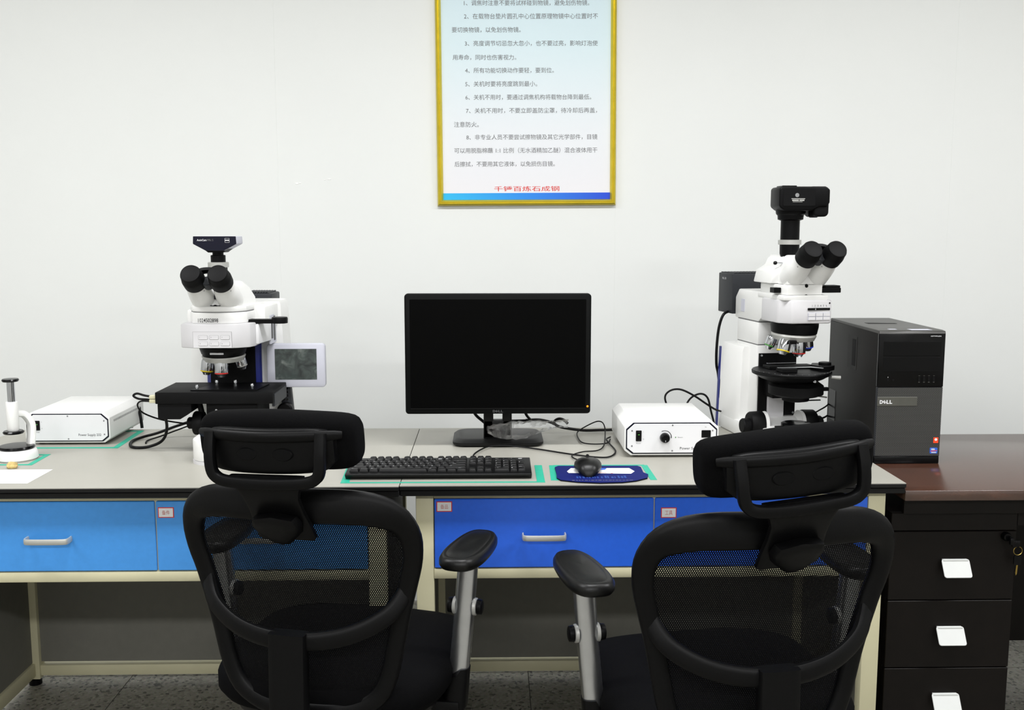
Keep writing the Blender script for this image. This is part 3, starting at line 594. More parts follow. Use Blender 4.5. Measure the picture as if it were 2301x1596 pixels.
# camera on the left microscope
t = thing('microscope_camera', 'navy and silver microscope camera on top of the left microscope', 'camera', (-0.732, -0.45, 1.256))
P0 = [(-0.0565, 0.069), (0.0565, 0.069), (0.0575, 0.049), (0.024, 0.031), (-0.024, 0.031), (-0.0575, 0.049)]
MB().prism(P0, -0.028, 0.040, 'y', 0.002).obj('body', 'lgrey', t)
MB().prism([(x * 0.995, z) for x, z in P0], -0.031, -0.0275, 'y', 0.001, 1).obj('front_plate', 'navy', t)
MB().prism([(-0.036, 0.038), (0.036, 0.038), (0.020, 0.026), (-0.020, 0.026)], -0.022, 0.03, 'y').obj('neck_taper', 'black', t)
MB().cyl((0, 0, 0.016), (0, 0, 0.03), 0.0145).lathe([(0.0195, 0.0), (0.0195, 0.018), (0.0175, 0.019), (0, 0.019)], seg=28).obj('mount', 'black', t)
lettering('lettering', 'AxioCam', 'whiteink', t, (-0.046, -0.0315, 0.0565), w=0.0255, h=0.0052, bold=0.015)
lettering('lettering', 'MRc 5', 'ink', t, (-0.0185, -0.0315, 0.0565), w=0.0155, h=0.0052)
m = MB()
for a in ((0.0275, 0.0395, 0.0525, 0.0530), (0.0275, 0.0395, 0.0635, 0.0640), (0.0275, 0.0280, 0.0525, 0.064), (0.0390, 0.0395, 0.0525, 0.064), (0.028, 0.039, 0.0572, 0.0598)): m.box(a[0], a[1], -0.0316, -0.031, a[2], a[3])
m.obj('logo', 'whiteink', t)

# control screen
t = thing('control_screen', 'small grey control screen on a stand beside the left microscope', 'screen', (-0.545, -0.375, 0.75))
MB().prism(rrect(-0.081, 0.081, 0.154, 0.277, 0.010), -0.006, 0.014, 'y', 0.003).obj('bezel', 'lgrey', t)
MB().box(-0.0585, 0.0575, -0.0066, -0.004, 0.176, 0.2625).obj('display', 'display', t)
st = MB().prism([(-0.045, 0), (-0.01, 0), (-0.022, 0.16), (-0.05, 0.16)], 0.014, 0.04, 'y', 0.004).obj('stand', 'dark', t)
m = MB()
for i in range(5):
    for j in range(2): m.lathe([(0.0032, 0), (0.003, 0.0008)], (-0.040 + j * 0.0085, 0.0138, 0.148 - i * 0.0105), (0, -1, 0), 10)
m.obj('vent_holes', 'gloss', st)
MB().lathe([(0.022, 0), (0.022, 0.02), (0.018, 0.024), (0, 0.024)], (-0.035, 0.016, 0.088), (0, -1, 0), 24).obj('stand_knob', 'black', t)
MB().box(-0.05, 0.03, -0.02, 0.09, 0, 0.01, 0.003).obj('stand_base', 'dark', t)

# ================================================================== right microscope
t = thing('compound_microscope', 'white polarising microscope with a round black stage beside the computer tower', 'microscope', (0.827, -0.45, 0.75), 9)
MB().prism([(-0.05, -0.16), (0.05, -0.16), (0.062, -0.12), (0.075, 0.05), (0.095, 0.12), (0.095, 0.285), (-0.095, 0.285), (-0.095, 0.12), (-0.075, 0.05), (-0.062, -0.12)], 0.0, 0.045, 'z', 0.006).obj('foot', 'white', t)
MB().prism([(-0.14, 0.045), (-0.10, 0.048), (0.04, 0.050), (0.07, 0.064), (0.10, 0.064), (0.10, 0.02), (-0.14, 0.02)], -0.055, 0.055, 'x', 0.003).obj('base_ramp', 'white', t)
MB().loft([[(x * k, y, z) for x, y in ((-0.094, 0.165), (-0.085, 0.15), (0.085, 0.15), (0.094, 0.165), (0.094, 0.285), (0.085, 0.295), (-0.085, 0.295), (-0.094, 0.285))] for z, k in ((0.04, 1.0), (0.245, 0.93), (0.258, 0.88))]).obj('rear_housing', 'white', t)
for s_ in (-1, 1):
    MB().loft([[(s_ * x, y, z) for x, y in ((k * 0.0945, 0.288), (k * 0.097, 0.290), (k * 0.097, 0.302), (k * 0.09, 0.302))] for z, k in ((0.0, 1.0), (0.243, 0.93))]).obj('blue_strip', 'bluestrip', t)
MB().box(-0.060, 0.060, 0.093, 0.24, 0.045, 0.268, 0.003).obj('column', 'white', t)
MB().box(-0.059, 0.059, 0.094, 0.24, 0.268, 0.2695).obj('column_seam', 'line', t)
MB().box(-0.060, 0.060, 0.093, 0.24, 0.2695, 0.333, 0.003).obj('column_riser', 'white', t)
MB().box(-0.059, 0.059, 0.094, 0.24, 0.333, 0.3345).obj('column_seam', 'line', t)
MB().prism([(0.26, 0.3345), (0.26, 0.395), (0.235, 0.42), (-0.03, 0.42), (-0.03, 0.345), (0.08, 0.345), (0.095, 0.3345)], -0.060, 0.060, 'x', 0.004).obj('arm', 'white', t)
MB().box(-0.0612, -0.059, 0.19, 0.215, 0.355, 0.392, 0.0005, 1).obj('arm_vent', 'lgrey', t)
# dark dovetail plate on the column front
MB().box(-0.056, 0.056, 0.086, 0.094, 0.066, 0.245, 0.001, 1).obj('dovetail_plate', 'blackm', t)
MB().box(-0.03, 0.018, 0.078, 0.087, 0.062, 0.145, 0.001, 1).obj('dovetail_cover', 'grey', t)
for x in (-0.05, 0.05):
    for z in (0.073, 0.239): MB().lathe([(0.0035, 0), (0.003, 0.0018), (0, 0.002)], (x, 0.086, z), (0, -1, 0), 12).obj('screw', 'silver', t)
for s_ in (-1, 1):
    MB().lathe([(0.034, 0), (0.032, 0.012), (0.0, 0.012)], (s_ * 0.050, 0.05, 0.052), (s_, 0, 0), 28).obj('knob_boss', 'white', t)
    k = MB().lathe([(0.034, 0), (0.035, 0.004), (0.034, 0.034), (0.031, 0.038), (0, 0.038)], (s_ * 0.060, 0.05, 0.052), (s_, 0, 0), 34).obj('focus_knob', 'rubber', t)
    MB().lathe([(0.021, 0.036), (0.021, 0.056), (0.018, 0.060), (0, 0.06)], (s_ * 0.060, 0.05, 0.047), (s_, 0, 0), 26).obj('fine_focus_knob', 'rubber', k)
MB().box(-0.045, 0.040, -0.085, 0.0, 0.050, 0.054, 0.001, 1).obj('field_plate', 'blackm', t)
MB().lathe([(0.035, 0), (0.041, 0.004), (0.041, 0.012), (0.037, 0.014), (0, 0.0135)], (0.005, -0.03, 0.053), seg=34).obj('field_diaphragm', 'gloss', t)
# substage condenser
MB().box(-0.04, 0.03, 0.03, 0.09, 0.125, 0.205, 0.003).obj('condenser_carrier', 'blackm', t)
MB().lathe([(0.022, 0.122), (0.036, 0.125), (0.038, 0.137), (0.060, 0.139), (0.074, 0.145), (0.074, 0.168), (0.060, 0.178), (0, 0.178)], (0.012, -0.005, 0), seg=38).obj('condenser', 'blackm', t)
MB().box(0.03, 0.064, -0.05, -0.045, 0.1295, 0.1325).box(0.083, 0.098, -0.03, -0.018, 0.152, 0.162, 0.001, 1).obj('condenser_lever', 'black', t)
MB().cyl((0.05, -0.03, 0.142), (0.085, -0.045, 0.137), 0.0022).obj('condenser_lever', 'badge', t)
# round stage
MB().lathe([(0.0, 0.176), (0.055, 0.176), (0.085, 0.188), (0.098, 0.196), (0.1065, 0.200), (0.1075, 0.206), (0.1055, 0.2095), (0.030, 0.2105), (0.0, 0.2105)], seg=56).obj('round_stage', 'black', t)
m = MB()
for i in range(36):
    a = 2 * math.pi * i / 36; m.lathe([(0.0008, 0), (0.0008, 0.0003)], (0.1035 * math.cos(a), 0.1035 * math.sin(a), 0.2098), seg=6)
m.obj('stage_scale', 'whiteink', t)
MB().box(-0.055, -0.012, -0.062, -0.02, 0.2105, 0.221, 0.001, 1).obj('slide_holder', 'blackm', t)
MB().prism([(-0.06, -0.045), (0.03, -0.05), (0.055, -0.075), (0.058, -0.07), (0.038, -0.04), (-0.06, -0.038)], 0.2215, 0.2228, 'z').obj('stage_clip', 'silver', t)
MB().prism([(-0.05, 0.045), (0.035, 0.045), (0.035, 0.052), (-0.05, 0.052)], 0.2215, 0.2228, 'z').obj('stage_clip', 'silver', t)
MB().prism([(-0.06, 0.01), (0.075, 0.01), (0.07, 0.05), (-0.06, 0.055)], 0.2105, 0.2185, 'z', 0.001, 1).obj('mechanical_stage', 'blackm', t)
MB().prism([(0.052, -0.005), (0.065, -0.045), (0.095, -0.045), (0.112, -0.03), (0.112, 0.025), (0.075, 0.03)], 0.210, 0.223, 'z', 0.001, 1).obj('stage_drive', 'black', t)
MB().lathe([(0.017, 0.223), (0.017, 0.2295), (0.014, 0.2305), (0, 0.2305)], (0.092, -0.012, 0), seg=24).obj('drive_wheel', 'black', t)
MB().cyl((0.098, -0.04, 0.192), (0.122, -0.045, 0.1905), 0.0045, 0.0055, 14).obj('stage_screw', 'ring', t)
MB().lathe([(0.004, 0), (0.0035, 0.003), (0, 0.003)], (0.018, -0.1, 0.191), (0.2, -1, 0), 12).obj('screw', 'silver', t)
# nosepiece
MB().lathe([(0.0, 0.0), (0.050, 0.0), (0.061, 0.008), (0.064, 0.026), (0.064, 0.036)], (0.0, -0.005, 0.306), (0.03, -0.05, 1), 36).obj('nosepiece', 'black', t)
MB().lathe([(0.046, -0.008), (0.055, -0.008), (0.0605, 0.004), (0.0585, 0.010)], (0.0, -0.005, 0.303), (0.03, -0.05, 1), 36).obj('nosepiece_ring', 'ring', t)
MB().box(-0.038, -0.018, -0.066, -0.052, 0.288, 0.298, 0.002, 1).obj('nosepiece_stop', 'black', t)
objective(t, (-0.034, -0.030, 0.299), (-0.28, -0.12, -1), 'yellow')
objective(t, (0.010, -0.020, 0.292), (0, 0, -1), 'red')
objective(t, (-0.050, 0.016, 0.302), (-0.35, 0.1, -1), 'green', 0.8)
objective(t, (0.046, 0.01, 0.300), (0.2, 0.1, -1), 'blue', 0.9)
# reflector block with scale and label grid
MB().prism([(-0.068, 0.06), (-0.066, -0.04), (-0.040, -0.072), (0.068, -0.076), (0.076, -0.068), (0.076, 0.04), (0.068, 0.06)], 0.343, 0.406, 'z', 0.005).obj('reflector_block', 'grey', t)
sc2 = MB().box(0.004, 0.067, -0.0775, -0.073, 0.379, 0.3855, 0.001, 1).obj('slider_slot', 'gloss', t)
MB().box(0.0242, 0.0254, -0.0785, -0.077, 0.3805, 0.384).obj('slider_pointer', 'whiteink', sc2)
lettering('slider_numbers', '1  2  3  4  5  6', 'ink', t, (0.016, -0.0757, 0.389), w=0.042, h=0.0048)
for r_ in range(2):
    for c_ in range(3):
        x = 0.0155 + c_ * 0.021; z = 0.3675 - r_ * 0.010
        q = MB().box(x - 0.0100, x + 0.0100, -0.0768, -0.073, z - 0.0046, z + 0.0046).obj('label_field', 'lgrey', t)
        MB().box(x - 0.0094, x + 0.0094, -0.0776, -0.073, z - 0.0040, z + 0.0040).obj('label_insert', 'grey', q)
MB().lathe([(0.0022, 0), (0.0022, 0.001), (0, 0.001)], (0.0655, -0.0755, 0.398), (0, -1, 0), 12).obj('screw', 'gloss', t)
# intermediate tube layers
MB().box(-0.062, 0.066, -0.066, 0.10, 0.405, 0.4185, 0.003).obj('arm_cover', 'white', t)
MB().prism([(-0.046, -0.055), (0.053, -0.055), (0.058, -0.045), (0.058, 0.09), (-0.058, 0.09), (-0.058, -0.02)], 0.419, 0.446, 'z', 0.002).obj('analyser_layer', 'white', t)
for z in (0.4185, 0.446):
    MB().lathe([(0.0055, 0), (0.0035, 0.003), (0, 0.003)], (0.008, -0.054, z - 0.003), (0, -1, 0), 14).obj('locking_screw', 'black', t)
MB().box(0.054, 0.108, -0.055, -0.015, 0.424, 0.437, 0.001, 1).box(0.064, 0.107, -0.053, -0.017, 0.437, 0.4435, 0.001, 1).obj('polariser_slider', 'black', t)
MB().box(-0.075, -0.055, -0.035, -0.008, 0.424, 0.438, 0.001, 1).obj('compensator_slider', 'black', t)
MB().loft([[(x, y, z) for x, y in ((-0.046 * k, y0), (0.058 * k, y0), (0.058 * k, 0.1), (-0.050 * k, 0.1))] for z, y0, k in ((0.447, -0.052, 1.0), (0.462, -0.050, 1.0), (0.49, -0.035, 0.9), (0.512, -0.01, 0.7), (0.520, 0.01, 0.55))]).obj('binocular_body', 'white', t)
MB().prism([(-0.070, 0.447), (-0.062, 0.481), (-0.030, 0.501), (-0.022, 0.524), (0.026, 0.524), (0.045, 0.50), (0.055, 0.447)], 0.0, 0.115, 'y', 0.004).obj('photo_prism_housing', 'white', t)
MB().cyl((-0.020, 0.0, 0.502), (-0.056, 0.0, 0.503), 0.0016, seg=10).obj('prism_rod', 'chrome', t)
MB().lathe([(0.0, -0.0055), (0.004, -0.004), (0.0055, 0), (0.004, 0.004), (0, 0.0055)], (-0.058, 0.0, 0.503), (1, 0, 0), 14).obj('prism_rod_knob', 'gloss', t)
eyepieces(t, 0, 33, (0.012, -0.052, 0.483), 0.068)
MB().lathe([(0.022, 0.515), (0.026, 0.527), (0.0265, 0.552)], (-0.004, 0.03, 0), seg=28).obj('phototube', 'black', t)
MB().lathe([(0.030, 0.552), (0.031, 0.553), (0.031, 0.564), (0.030, 0.565), (0, 0.565)], (-0.004, 0.03, 0), seg=28).obj('clamp_ring', 'ring', t)
lh = MB().box(-0.068, 0.060, 0.265, 0.375, 0.343, 0.462, 0.003).obj('lamp_housing', 'dark', t)
m = MB()
for i in range(12): m.box(-0.062 + i * 0.01, -0.057 + i * 0.01, 0.27, 0.37, 0.462, 0.465)
m.obj('cooling_fins', 'dark', lh)
lettering('lamp_marking', 'HAL 100', 'whiteink', lh, (-0.0684, 0.345, 0.443), ux=(0, -1, 0), w=0.03, h=0.007)

# DSLR camera pointing down the phototube
t = thing('digital_camera', 'black digital camera mounted lens down on the right microscope', 'camera', (0.8185, -0.4205, 1.315), 2)
MB().cyl((0, 0, 0), (0, 0, 0.064), 0.0255, seg=30).obj('adapter_tube', 'black', t)
MB().lathe([(0.026, 0.052), (0.034, 0.055), (0.035, 0.066), (0.039, 0.07), (0.041, 0.084), (0.043, 0.086), (0.043, 0.094)], seg=34).obj('lens_mount', 'black', t)
MB().prism([(-0.049, 0.088), (-0.036, 0.078), (0.04, 0.078), (0.06, 0.088), (0.082, 0.088), (0.088, 0.10), (0.088, 0.134), (0.078, 0.142), (-0.044, 0.142), (-0.050, 0.136), (-0.050, 0.094)], -0.055, 0.025, 'y', 0.005, 3).obj('body', 'black', t)
MB().prism(rrect(0.046, 0.088, 0.062, 0.13, 0.012), -0.050, 0.03, 'y', 0.006, 3).obj('grip', 'rubber', t)
MB().lathe([(0.014, 0), (0.014, 0.02), (0.01, 0.024)], (0.056, -0.02, 0.084), (0, 0, -1), 18).obj('grip_end', 'rubber', t)
MB().prism(rrect(-0.040, 0.048, 0.09, 0.138, 0.004), -0.0562, -0.054, 'y', 0.0008, 1).obj('base_plate', 'blackm', t)
MB().box(-0.035, 0.005, -0.03, 0.02, 0.142, 0.1455, 0.001, 1).obj('rear_display', 'gloss', t)
MB().box(0.04, 0.078, -0.05, 0.02, 0.139, 0.1425, 0.003).obj('thumb_rest', 'rubber', t)
MB().lathe([(0.0055, 0), (0.0055, 0.0012), (0.0032, 0.0012), (0.003, 0.0002)], (-0.003, -0.0562, 0.119), (0, -1, 0), 18).obj('tripod_socket', 'chrome', t)
m = MB()
for x0, x1, z0, z1 in ((-0.018, 0.019, 0.1085, 0.1105), (-0.016, 0.002, 0.1035, 0.1070), (0.004, 0.017, 0.1035, 0.1070), (-0.014, 0.012, 0.1008, 0.1020)): m.box(x0, x1, -0.0566, -0.0560, z0, z1)
m.obj('rating_label', 'ring', t)

# ================================================================== monitor
t = thing('computer_monitor', 'black widescreen computer monitor switched off on the laboratory desk', 'monitor', (0.0185, -0.44, 0.75))
MB().prism(rrect(-0.2505, 0.2505, 0.0965, 0.4225, 0.009), -0.050, -0.022, 'y', 0.003).obj('bezel', 'bezel', t)
MB().prism(rrect(-0.20, 0.20, 0.12, 0.395, 0.03), -0.022, 0.012, 'y', 0.008).obj('rear_cover', 'mono', t)
MB().box(-0.2365, 0.2365, -0.0508, -0.045, 0.1125, 0.4075).obj('screen', 'screenblack', t)
MB().box(-0.2365, 0.2365, -0.0514, -0.05, 0.1105, 0.1125).obj('bezel_lip', 'mono', t)
dell(t, 'dimink', -0.0145, -0.0508, 0.1005, 0.028, 0.007)
MB().lathe([(0.0028, 0), (0.0022, 0.0008), (0, 0.001)], (0.2425, -0.0502, 0.1165), (0, -1, 0), 14).obj('power_light', 'led', t)
st = MB().box(-0.040, -0.013, -0.005, 0.022, 0.02, 0.26, 0.003).box(0.012, 0.038, -0.005, 0.022, 0.02, 0.26, 0.003).box(-0.04, 0.038, -0.005, 0.022, 0.018, 0.07, 0.003).box(-0.04, 0.038, -0.005, 0.022, 0.095, 0.26, 0.003)
st.obj('stand_neck', 'mono', t)
MB().loft([[(x, y, z) for x, y in rrect(-a, a, y0, y1, 0.03, 5)] for z, a, y0, y1 in ((0.0, 0.118, -0.028, 0.135), (0.006, 0.1255, -0.034, 0.14), (0.012, 0.1255, -0.034, 0.14), (0.019, 0.116, -0.02, 0.135), (0.0205, 0.11, -0.01, 0.13))]).obj('stand_base', 'mono', t)
# plastic bag caught on the stand
m = MB(); N1, N2 = 26, 10; rows = []
for i in range(N1):
    u = i / (N1 - 1); row = []
    for j in range(N2):
        v_ = j / (N2 - 1); a = v_ * 2 * math.pi
        rr = 0.008 + 0.016 * math.sin(math.pi * min(1, u * 1.25)) * (1 - 0.5 * u)
        row.append(m.bm.verts.new((-0.03 + 0.225 * u + random.uniform(-.003, .003), -0.05 + 0.06 * u + rr * 0.8 * math.cos(a) + random.uniform(-.003, .003), 0.052 - 0.006 * math.sin(u * 5) + rr * 1.2 * math.sin(a) + random.uniform(-.003, .003))))
    rows.append(row)
for i in range(N1 - 1):
    for j in range(N2 - 1): m.bm.faces.new((rows[i][j], rows[i][j + 1], rows[i + 1][j + 1], rows[i + 1][j]))
o = m.obj('plastic_bag', 'film', None, 20); o.location = (0.0185, -0.44, 0.75)
tag(o, 'crumpled clear plastic bag round the monitor stand', 'bag')

# ================================================================== keyboard
t = thing('keyboard', 'black full-size computer keyboard inside the green tape on the desk', 'keyboard', (-0.1265, -0.762, 0.7505))
tilt = math.atan2(0.014, 0.128)
m = MB(); prf = [(-0.055, 0.0), (-0.067, 0.010), (-0.0665, 0.0135), (-0.062, 0.0145), (0.062, 0.0235), (0.066, 0.022), (0.067, 0.018), (0.060, 0.0)]
m.prism(prf, -0.223, 0.223, 'x', 0.002)
body = m.obj('body', 'kbd', t)
KM = Matrix.Translation((0, 0, 0.0185)) @ Matrix.Rotation(math.atan2(0.009, 0.124), 4, 'X')
U = 0.0187
kcache = {}
def keymesh(wd, hd):
    k = (round(wd, 4), round(hd, 4))
    if k not in kcache:
        a, b_ = wd / 2 - 0.0006, hd / 2 - 0.0006
        kcache[k] = MB().loft([[(x, y, z) for x, y in rrect(-aa, aa, -bb, bb, 0.0015, 2)] for z, aa, bb in ((-0.001, a, b_), (0.0022, a, b_), (0.0068, a - 0.0024, b_ - 0.0022), (0.0074, a - 0.0032, b_ - 0.003))]).mesh('key')
    return kcache[k]
legs = MB()
def key(xu, yu, wu=1.0, hu=1.0, txt=''):
    x = -0.2145 + (xu + wu / 2) * U; y = -0.0535 + yu * U * 0.98 + hu * U * 0.49
    o = link('key', keymesh(wu * U, hu * U * 0.98), 'key', t); o.matrix_local = KM @ Matrix.Translation((x, y, 0))
    if txt:
        lettering('l', txt, None, None, KM @ Vector((x - wu * U * 0.30, y + 0.0005, 0.0076)), ux=KM.to_3x3() @ Vector((1, 0, 0)), uy=KM.to_3x3() @ Vector((0, 1, 0)), h=0.0034 if len(txt) == 1 else 0.0025, res=1, mb=legs)
for i, c in enumerate(['Ctrl', '', 'Alt']): key(i * 1.25, 0, 1.25, 1, c)
key(3.75, 0, 6.25)
for i, c in enumerate(['Alt', '', '', 'Ctrl']): key(10 + i * 1.25, 0, 1.25, 1, c)
key(0, 1, 2.25, 1, 'Shift')
for i, c in enumerate('ZXCVBNM,./'): key(2.25 + i, 1, 1, 1, c)
key(12.25, 1, 2.75, 1, 'Shift')
key(0, 2, 1.75, 1, 'Caps')
for i, c in enumerate("ASDFGHJKL;'"): key(1.75 + i, 2, 1, 1, c)
key(12.75, 2, 2.25, 1, 'Enter')
key(0, 3, 1.5, 1, 'Tab')
for i, c in enumerate('QWERTYUIOP[]'): key(1.5 + i, 3, 1, 1, c)
key(13.5, 3, 1.5, 1, '\\')
for i, c in enumerate('`1234567890-='): key(i, 4, 1, 1, c)
key(13, 4, 2, 1, '')
key(0, 5.25, 1, 0.9, 'Esc')
for i in range(12): key(2 + i + 0.5 * (i // 4) - (0.0 if i < 8 else 0.0), 5.25, 1, 0.9, 'F%d' % (i + 1))
for i in range(3):
    key(15.3 + i, 5.25, 1, 0.9); key(15.3 + i, 4, 1, 1, ('Ins', 'Home', 'PgUp')[i]); key(15.3 + i, 3, 1, 1, ('Del', 'End', 'PgDn')[i]); key(15.3 + i, 0)
key(16.3, 1)
for i, c in enumerate(['789', '456', '123']):
    for j, d in enumerate(c): key(18.6 + j, 3 - i, 1, 1, d)
for j, d in enumerate(['Num', '/', '*', '-']): key(18.6 + j, 4, 1, 1, d)
key(18.6, 0, 2, 1, '0'); key(20.6, 0, 1, 1, '.'); key(21.6, 2, 1, 2, '+'); key(21.6, 0, 1, 2, 'Enter')
legs.obj('key_legends', 'whiteink', t)

# ================================================================== mouse and pad
t = thing('mouse_pad', 'dark blue printed mouse pad under the mouse', 'mouse pad', (0.268, -0.795, 0.75))
PAD = [(0.158, -0.722), (0.168, -0.708), (0.366, -0.711), (0.373, -0.724), (0.371, -0.781), (0.380, -0.798), (0.373, -0.832), (0.342, -0.858), (0.308, -0.872), (0.255, -0.876), (0.204, -0.867), (0.164, -0.848), (0.156, -0.826), (0.158, -0.79)]
MB().prism([(x - 0.268, y + 0.795) for x, y in PAD], 0.0005, 0.003, 'z').obj('backing', 'blackm', t)
MB().prism([(x - 0.268, y + 0.795) for x, y in PAD], 0.003, 0.0042, 'z').obj('surface', 'padblue', t)
MB().prism([(x - 0.268, y + 0.795) for x, y in ((0.185, -0.768), (0.197, -0.735), (0.342, -0.737), (0.351, -0.770), (0.339, -0.794), (0.188, -0.784))], 0.0042, 0.0044, 'z').obj('printed_panel', 'paper', t)
MB().prism([(x, y) for x, y in ((0.0, 0.058), (0.018, 0.058), (0.012, 0.042), (-0.01, 0.036), (-0.01, 0.05))], 0.0044, 0.0046, 'z').obj('print_blue', 'stickblue', t)
MB().box(-0.015, 0.012, 0.011, 0.013, 0.0044, 0.0046).box(0.022, 0.027, 0.003, 0.006, 0.0044, 0.0046).obj('print_red', 'redprint', t)
m = MB(); x = -0.065
while x < 0.055:
    wd = random.uniform(0.002, 0.006); m.box(x, x + wd, -0.041, random.uniform(-0.028, -0.018), 0.0042, 0.0044); x += wd + random.uniform(0.001, 0.006)
m.obj('print_streaks', 'padstreak', t)
m = MB(); x = -0.078
while x < 0.07:
    wd = random.uniform(0.003, 0.009); m.box(x, x + wd, -0.063, -0.0605, 0.0042, 0.0044); x += wd + random.uniform(0.002, 0.004)
m.obj('print_line', 'ink', t)
t = thing('computer_mouse', 'black wired computer mouse on the blue mouse pad', 'mouse', (0.236, -0.772, 0.7543), -3)
rings = []
for k in range(13):
    u = k / 12; y = -0.056 + 0.112 * u
    s_ = max(0.0, 1 - abs(2 * u - 1) ** 2.6) ** 0.5; wd = (0.0315 - 0.003 * math.cos((u - 0.1) * 6)) * (0.25 + 0.75 * s_); h = 0.036 * (0.18 + 0.82 * s_) * (1 - 0.22 * max(0, u - 0.35))
    ring = []
    for j in range(20):
        a = 2 * math.pi * j / 20; c, d = math.cos(a), math.sin(a)
        xx = math.copysign(abs(c) ** 0.75, c) * wd; zz = h * (0.32 + (0.68 if d > 0 else 0.30) * math.copysign(abs(d) ** 0.85, d))
        ring.append((xx * (1 - 0.10 * max(0, -d)), y, max(zz, 0.0)))
    rings.append(ring)
MB().loft(rings).obj('shell', 'mouse', t, 50)
MB().box(-0.0006, 0.0006, 0.0, 0.05, 0.028, 0.0305, mtx=Matrix.Rotation(R(-8), 4, 'X')).obj('button_seam', 'gloss', t)
MB().lathe([(0.0, -0.0035), (0.009, -0.0035), (0.0105, 0), (0.009, 0.0035), (0.0, 0.0035)], (0, 0.027, 0.0275), (1, 0, 0), 18).obj('scroll_wheel', 'rubber', t)

def cable(label, pts, r=0.0022, name='cable'):
    return tag(MB().tube(pts, r).obj(name, 'cable'), label, 'cable')
cable('thin black mouse cable looping between monitor and power supply', [(0.236, -0.716, 0.763), (0.236, -0.70, 0.760), (0.226, -0.655, 0.755), (0.212, -0.618, 0.754), (0.214, -0.586, 0.754), (0.244, -0.55, 0.754), (0.285, -0.534, 0.754), (0.308, -0.479, 0.756), (0.325, -0.36, 0.765), (0.326, -0.33, 0.78), (0.32, -0.31, 0.788), (0.305, -0.30, 0.787), (0.275, -0.30, 0.773), (0.250, -0.31, 0.758), (0.247, -0.377, 0.754), (0.255, -0.437, 0.754), (0.288, -0.455, 0.754), (0.321, -0.45, 0.756), (0.335, -0.40, 0.756)], 0.0018)
cable('black keyboard cable running from the keyboard past the monitor base', [(-0.049, -0.702, 0.765), (-0.049, -0.69, 0.765), (-0.049, -0.64, 0.757), (-0.043, -0.57, 0.756), (-0.010, -0.495, 0.757), (0.03, -0.48, 0.757), (0.08, -0.49, 0.755), (0.133, -0.52, 0.754), (0.207, -0.576, 0.754), (0.273, -0.614, 0.754), (0.309, -0.609, 0.754), (0.332, -0.546, 0.754), (0.326, -0.47, 0.757), (0.322, -0.42, 0.76), (0.338, -0.375, 0.757)], 0.0022)
cable('thick black monitor cables bundled along the desk behind the bag', [(0.09, -0.395, 0.846), (0.10, -0.37, 0.82), (0.112, -0.34, 0.80), (0.10, -0.33, 0.797), (0.05, -0.33, 0.796), (0.02, -0.35, 0.80)], 0.004)
cable('thick black cable with a small loop running into the right power supply', [(0.10, -0.32, 0.796), (0.14, -0.31, 0.795), (0.178, -0.30, 0.784), (0.195, -0.30, 0.774), (0.22, -0.29, 0.766), (0.27, -0.28, 0.7575), (0.32, -0.275, 0.757), (0.36, -0.27, 0.757), (0.42, -0.25, 0.757)], 0.0042)
cable('short loop of thick black cable beside the monitor', [(0.178, -0.305, 0.780), (0.186, -0.305, 0.792), (0.198, -0.305, 0.797), (0.212, -0.303, 0.792), (0.222, -0.30, 0.782)], 0.0042)
cable('black cable hanging behind the left of the monitor stand', [(-0.06, -0.40, 0.86), (-0.045, -0.40, 0.829), (-0.026, -0.405, 0.812), (-0.01, -0.41, 0.80)], 0.0042)
cable('black cable looping above the right power supply to the microscope', [(0.53, -0.305, 0.80), (0.516, -0.275, 0.83), (0.511, -0.27, 0.857), (0.528, -0.27, 0.874), (0.557, -0.27, 0.876), (0.597, -0.265, 0.857), (0.637, -0.255, 0.83), (0.668, -0.235, 0.81), (0.69, -0.21, 0.80)], 0.003)
cable('black cable arching behind the right power supply', [(0.55, -0.31, 0.79), (0.575, -0.26, 0.827), (0.594, -0.25, 0.85), (0.621, -0.25, 0.86), (0.641, -0.25, 0.847), (0.652, -0.25, 0.807), (0.662, -0.25, 0.77), (0.664, -0.24, 0.7545)], 0.003)
cable('black lamp cable curving down behind the right microscope', [(0.735, -0.14, 1.10), (0.718, -0.165, 1.098), (0.697, -0.18, 1.088), (0.685, -0.18, 1.049), (0.681, -0.175, 0.989), (0.684, -0.165, 0.936), (0.694, -0.15, 0.90), (0.71, -0.13, 0.80), (0.72, -0.11, 0.70), (0.73, -0.09, 0.45), (0.73, -0.06, 0.02)], 0.0042)
cable('thin black cable between the right microscope and the tower', [(0.93, -0.28, 0.7545), (0.938, -0.255, 0.788), (0.97, -0.25, 0.806), (1.0, -0.245, 0.823), (1.02, -0.21, 0.835)], 0.0022)
cable('black plug lead by the tower', [(0.93, -0.30, 0.7545), (0.951, -0.26, 0.774), (0.972, -0.25, 0.783), (0.99, -0.25, 0.787), (1.02, -0.21, 0.79)], 0.0028)
cable('black cable hanging at the left of the left microscope column', [(-0.835, -0.23, 1.05), (-0.86, -0.235, 1.02), (-0.864, -0.235, 0.965), (-0.868, -0.23, 0.90), (-0.875, -0.19, 0.80), (-0.88, -0.17, 0.60), (-0.88, -0.15, 0.02)], 0.0042)
cable('thin black stage cable looping left of the left microscope', [(-0.899, -0.54, 0.906), (-0.915, -0.54, 0.909), (-0.933, -0.54, 0.914), (-0.943, -0.54, 0.908), (-0.930, -0.54, 0.900), (-0.908, -0.535, 0.897), (-0.899, -0.535, 0.895)], 0.003)
